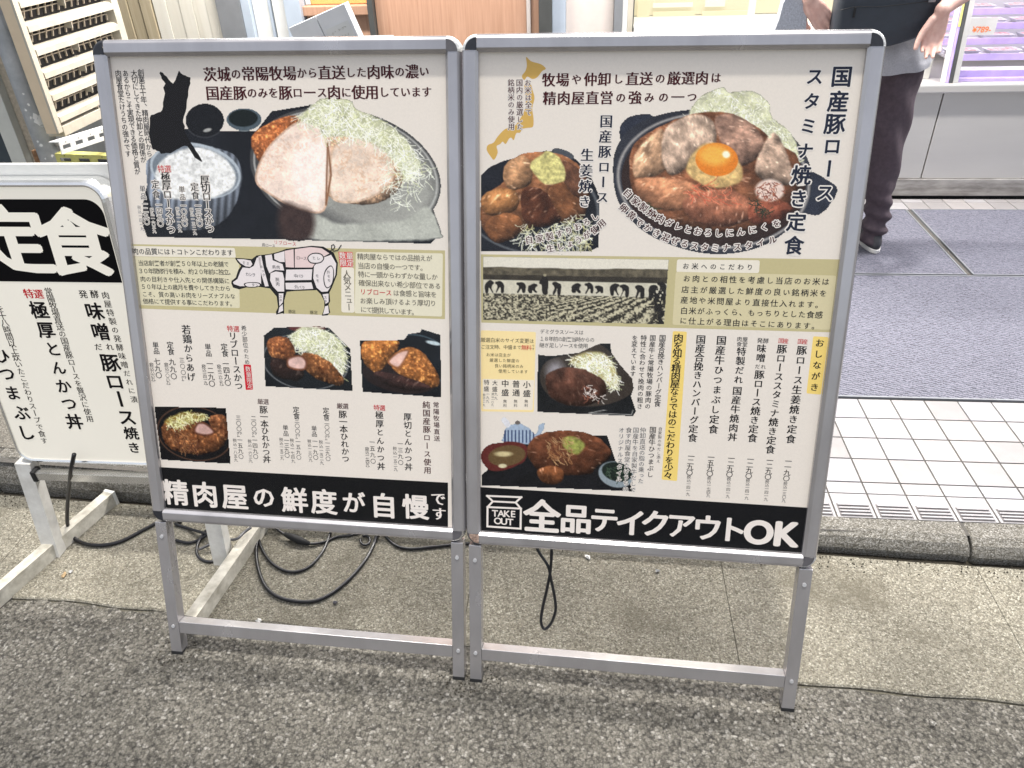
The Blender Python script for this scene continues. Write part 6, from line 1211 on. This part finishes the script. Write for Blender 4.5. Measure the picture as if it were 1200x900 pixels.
for cx, cy in ((1.287, PT0 + .05), (.94, PT0 + .09)):
    x, y, _ = L(cx, cy, 0); so_ = []; up_ = []
    n = 20
    def foot(sc, z): return [(x + sc * .045 * math.cos(a) * (1 + .14 * math.sin(a)), y + sc * .130 * math.sin(a), z) for a in np.linspace(0, 2 * math.pi, n, endpoint=False)]
    s_o = MB().loft([foot(.90, 0), foot(.94, .005), foot(.94, .018), foot(.91, .020)]).build('shoe_sole', M['sole'], per, smooth=False)
    MB().loft([foot(.90, .0195), foot(.92, .040), foot(.84, .072), foot(.60, .090), foot(.3, .098)]).build('shoe', M['shoe'], per, smooth=True)
# bag carried across the back of the hip
b0 = atT(978, 30, 3.16); b1 = atT(1091, 40, 3.16); b2 = atT(1040, 54, 3.16)
bagr = thing('shoulder_bag', 'dark slate zipped shoulder bag hanging across the back of the person', 'bag', st(PS0 + .02, 3.12, 0))
bx_ = lambda s: s - PS0 - .02
sL, sR = float(b0[0]) - .005, float(b1[0]) + .006; zL, zR, zM = float(b0[1]) - .062, float(b1[1]) - .010, float(b2[1]) + .002
N_ = 26; m_ = MB(); rings = []
out = [(sL, zL + .05), (sL + .02, zL + .012), (sL + .05, zL), ((sL + sR) / 2, zM - .004), (sR - .06, zR + .002), (sR - .02, zR + .018), (sR + .004, zR + .055), (sR + .018, 1.20), (sR - .0, 1.26), ((sL + sR) / 2, 1.275), (sL + .03, 1.26), (sL, 1.20)]
out = smooth_poly([(bx_(a), b) for a, b in out], 4); cx_, cz_ = np.mean([q[0] for q in out]), np.mean([q[1] for q in out])
for f, y in ((.55, .006), (.90, .0), (.985, .014), (1, .04), (1, .085), (.96, .10)): rings.append([(cx_ + (a - cx_) * f, y, cz_ + (b - cz_) * f) for a, b in out])
m_.loft(rings); m_.build('bag_body', M['bag'], bagr, smooth=True)
z1_ = float(atT(1000, 5, 3.12)[1]); zp = [(bx_(float(atT(u, v, 3.115)[0])), -.003, float(atT(u, v, 3.115)[1])) for u, v in ((985, 12), (1003, 8), (1030, 8), (1060, 5), (1092, 1))]
MB().tube(catmull(zp, 5), .0014, 6).build('zip', M['rubber'], bagr); q = zp[-1]; MB().box(q[0] - .012, q[0] + .012, -.008, -.003, q[2] - .004, q[2] + .012, .001).build('zip_pull', M['zip'], bagr)
q = zp[1]; MB().box(q[0] - .004, q[0] + .003, -.008, -.003, q[2] - .035, q[2] - .002, .001).build('zip_pull', M['rubber'], bagr)
MB().tube(catmull([(bx_(sR - .02), .03, 1.24), (bx_(1.25), -.0, 1.36), (bx_(1.10), .02, 1.50), (bx_(.98), .12, 1.56), (bx_(.93), .26, 1.50)], 6), .012, 8).build('strap', M['bag'], bagr, smooth=True)
# checked cloth carried at the left hand
ck = MB(); A_ = [(905, 48), (912, 22), (921, -4), (940, -8), (946, 12), (941, 44)]; pts = [atT(u, v, 3.22) for u, v in A_]; s0c = float(pts[0][0]); z0c = min(float(q[1]) for q in pts)
cl = thing('checked_cloth', 'folded grey checked cloth held at the left hand of the person', 'cloth', st(s0c, 3.22, z0c)); m_ = MB(); P2 = smooth_poly([(float(a) - s0c, float(b) - z0c) for a, b in pts], 3)
m_.loft([[(a * .93 + .005, 0, b) for a, b in P2], [(a, .012, b) for a, b in P2], [(a, .035, b) for a, b in P2], [(a * .93 + .005, .045, b) for a, b in P2]]); m_.build('cloth', M['check'], cl)
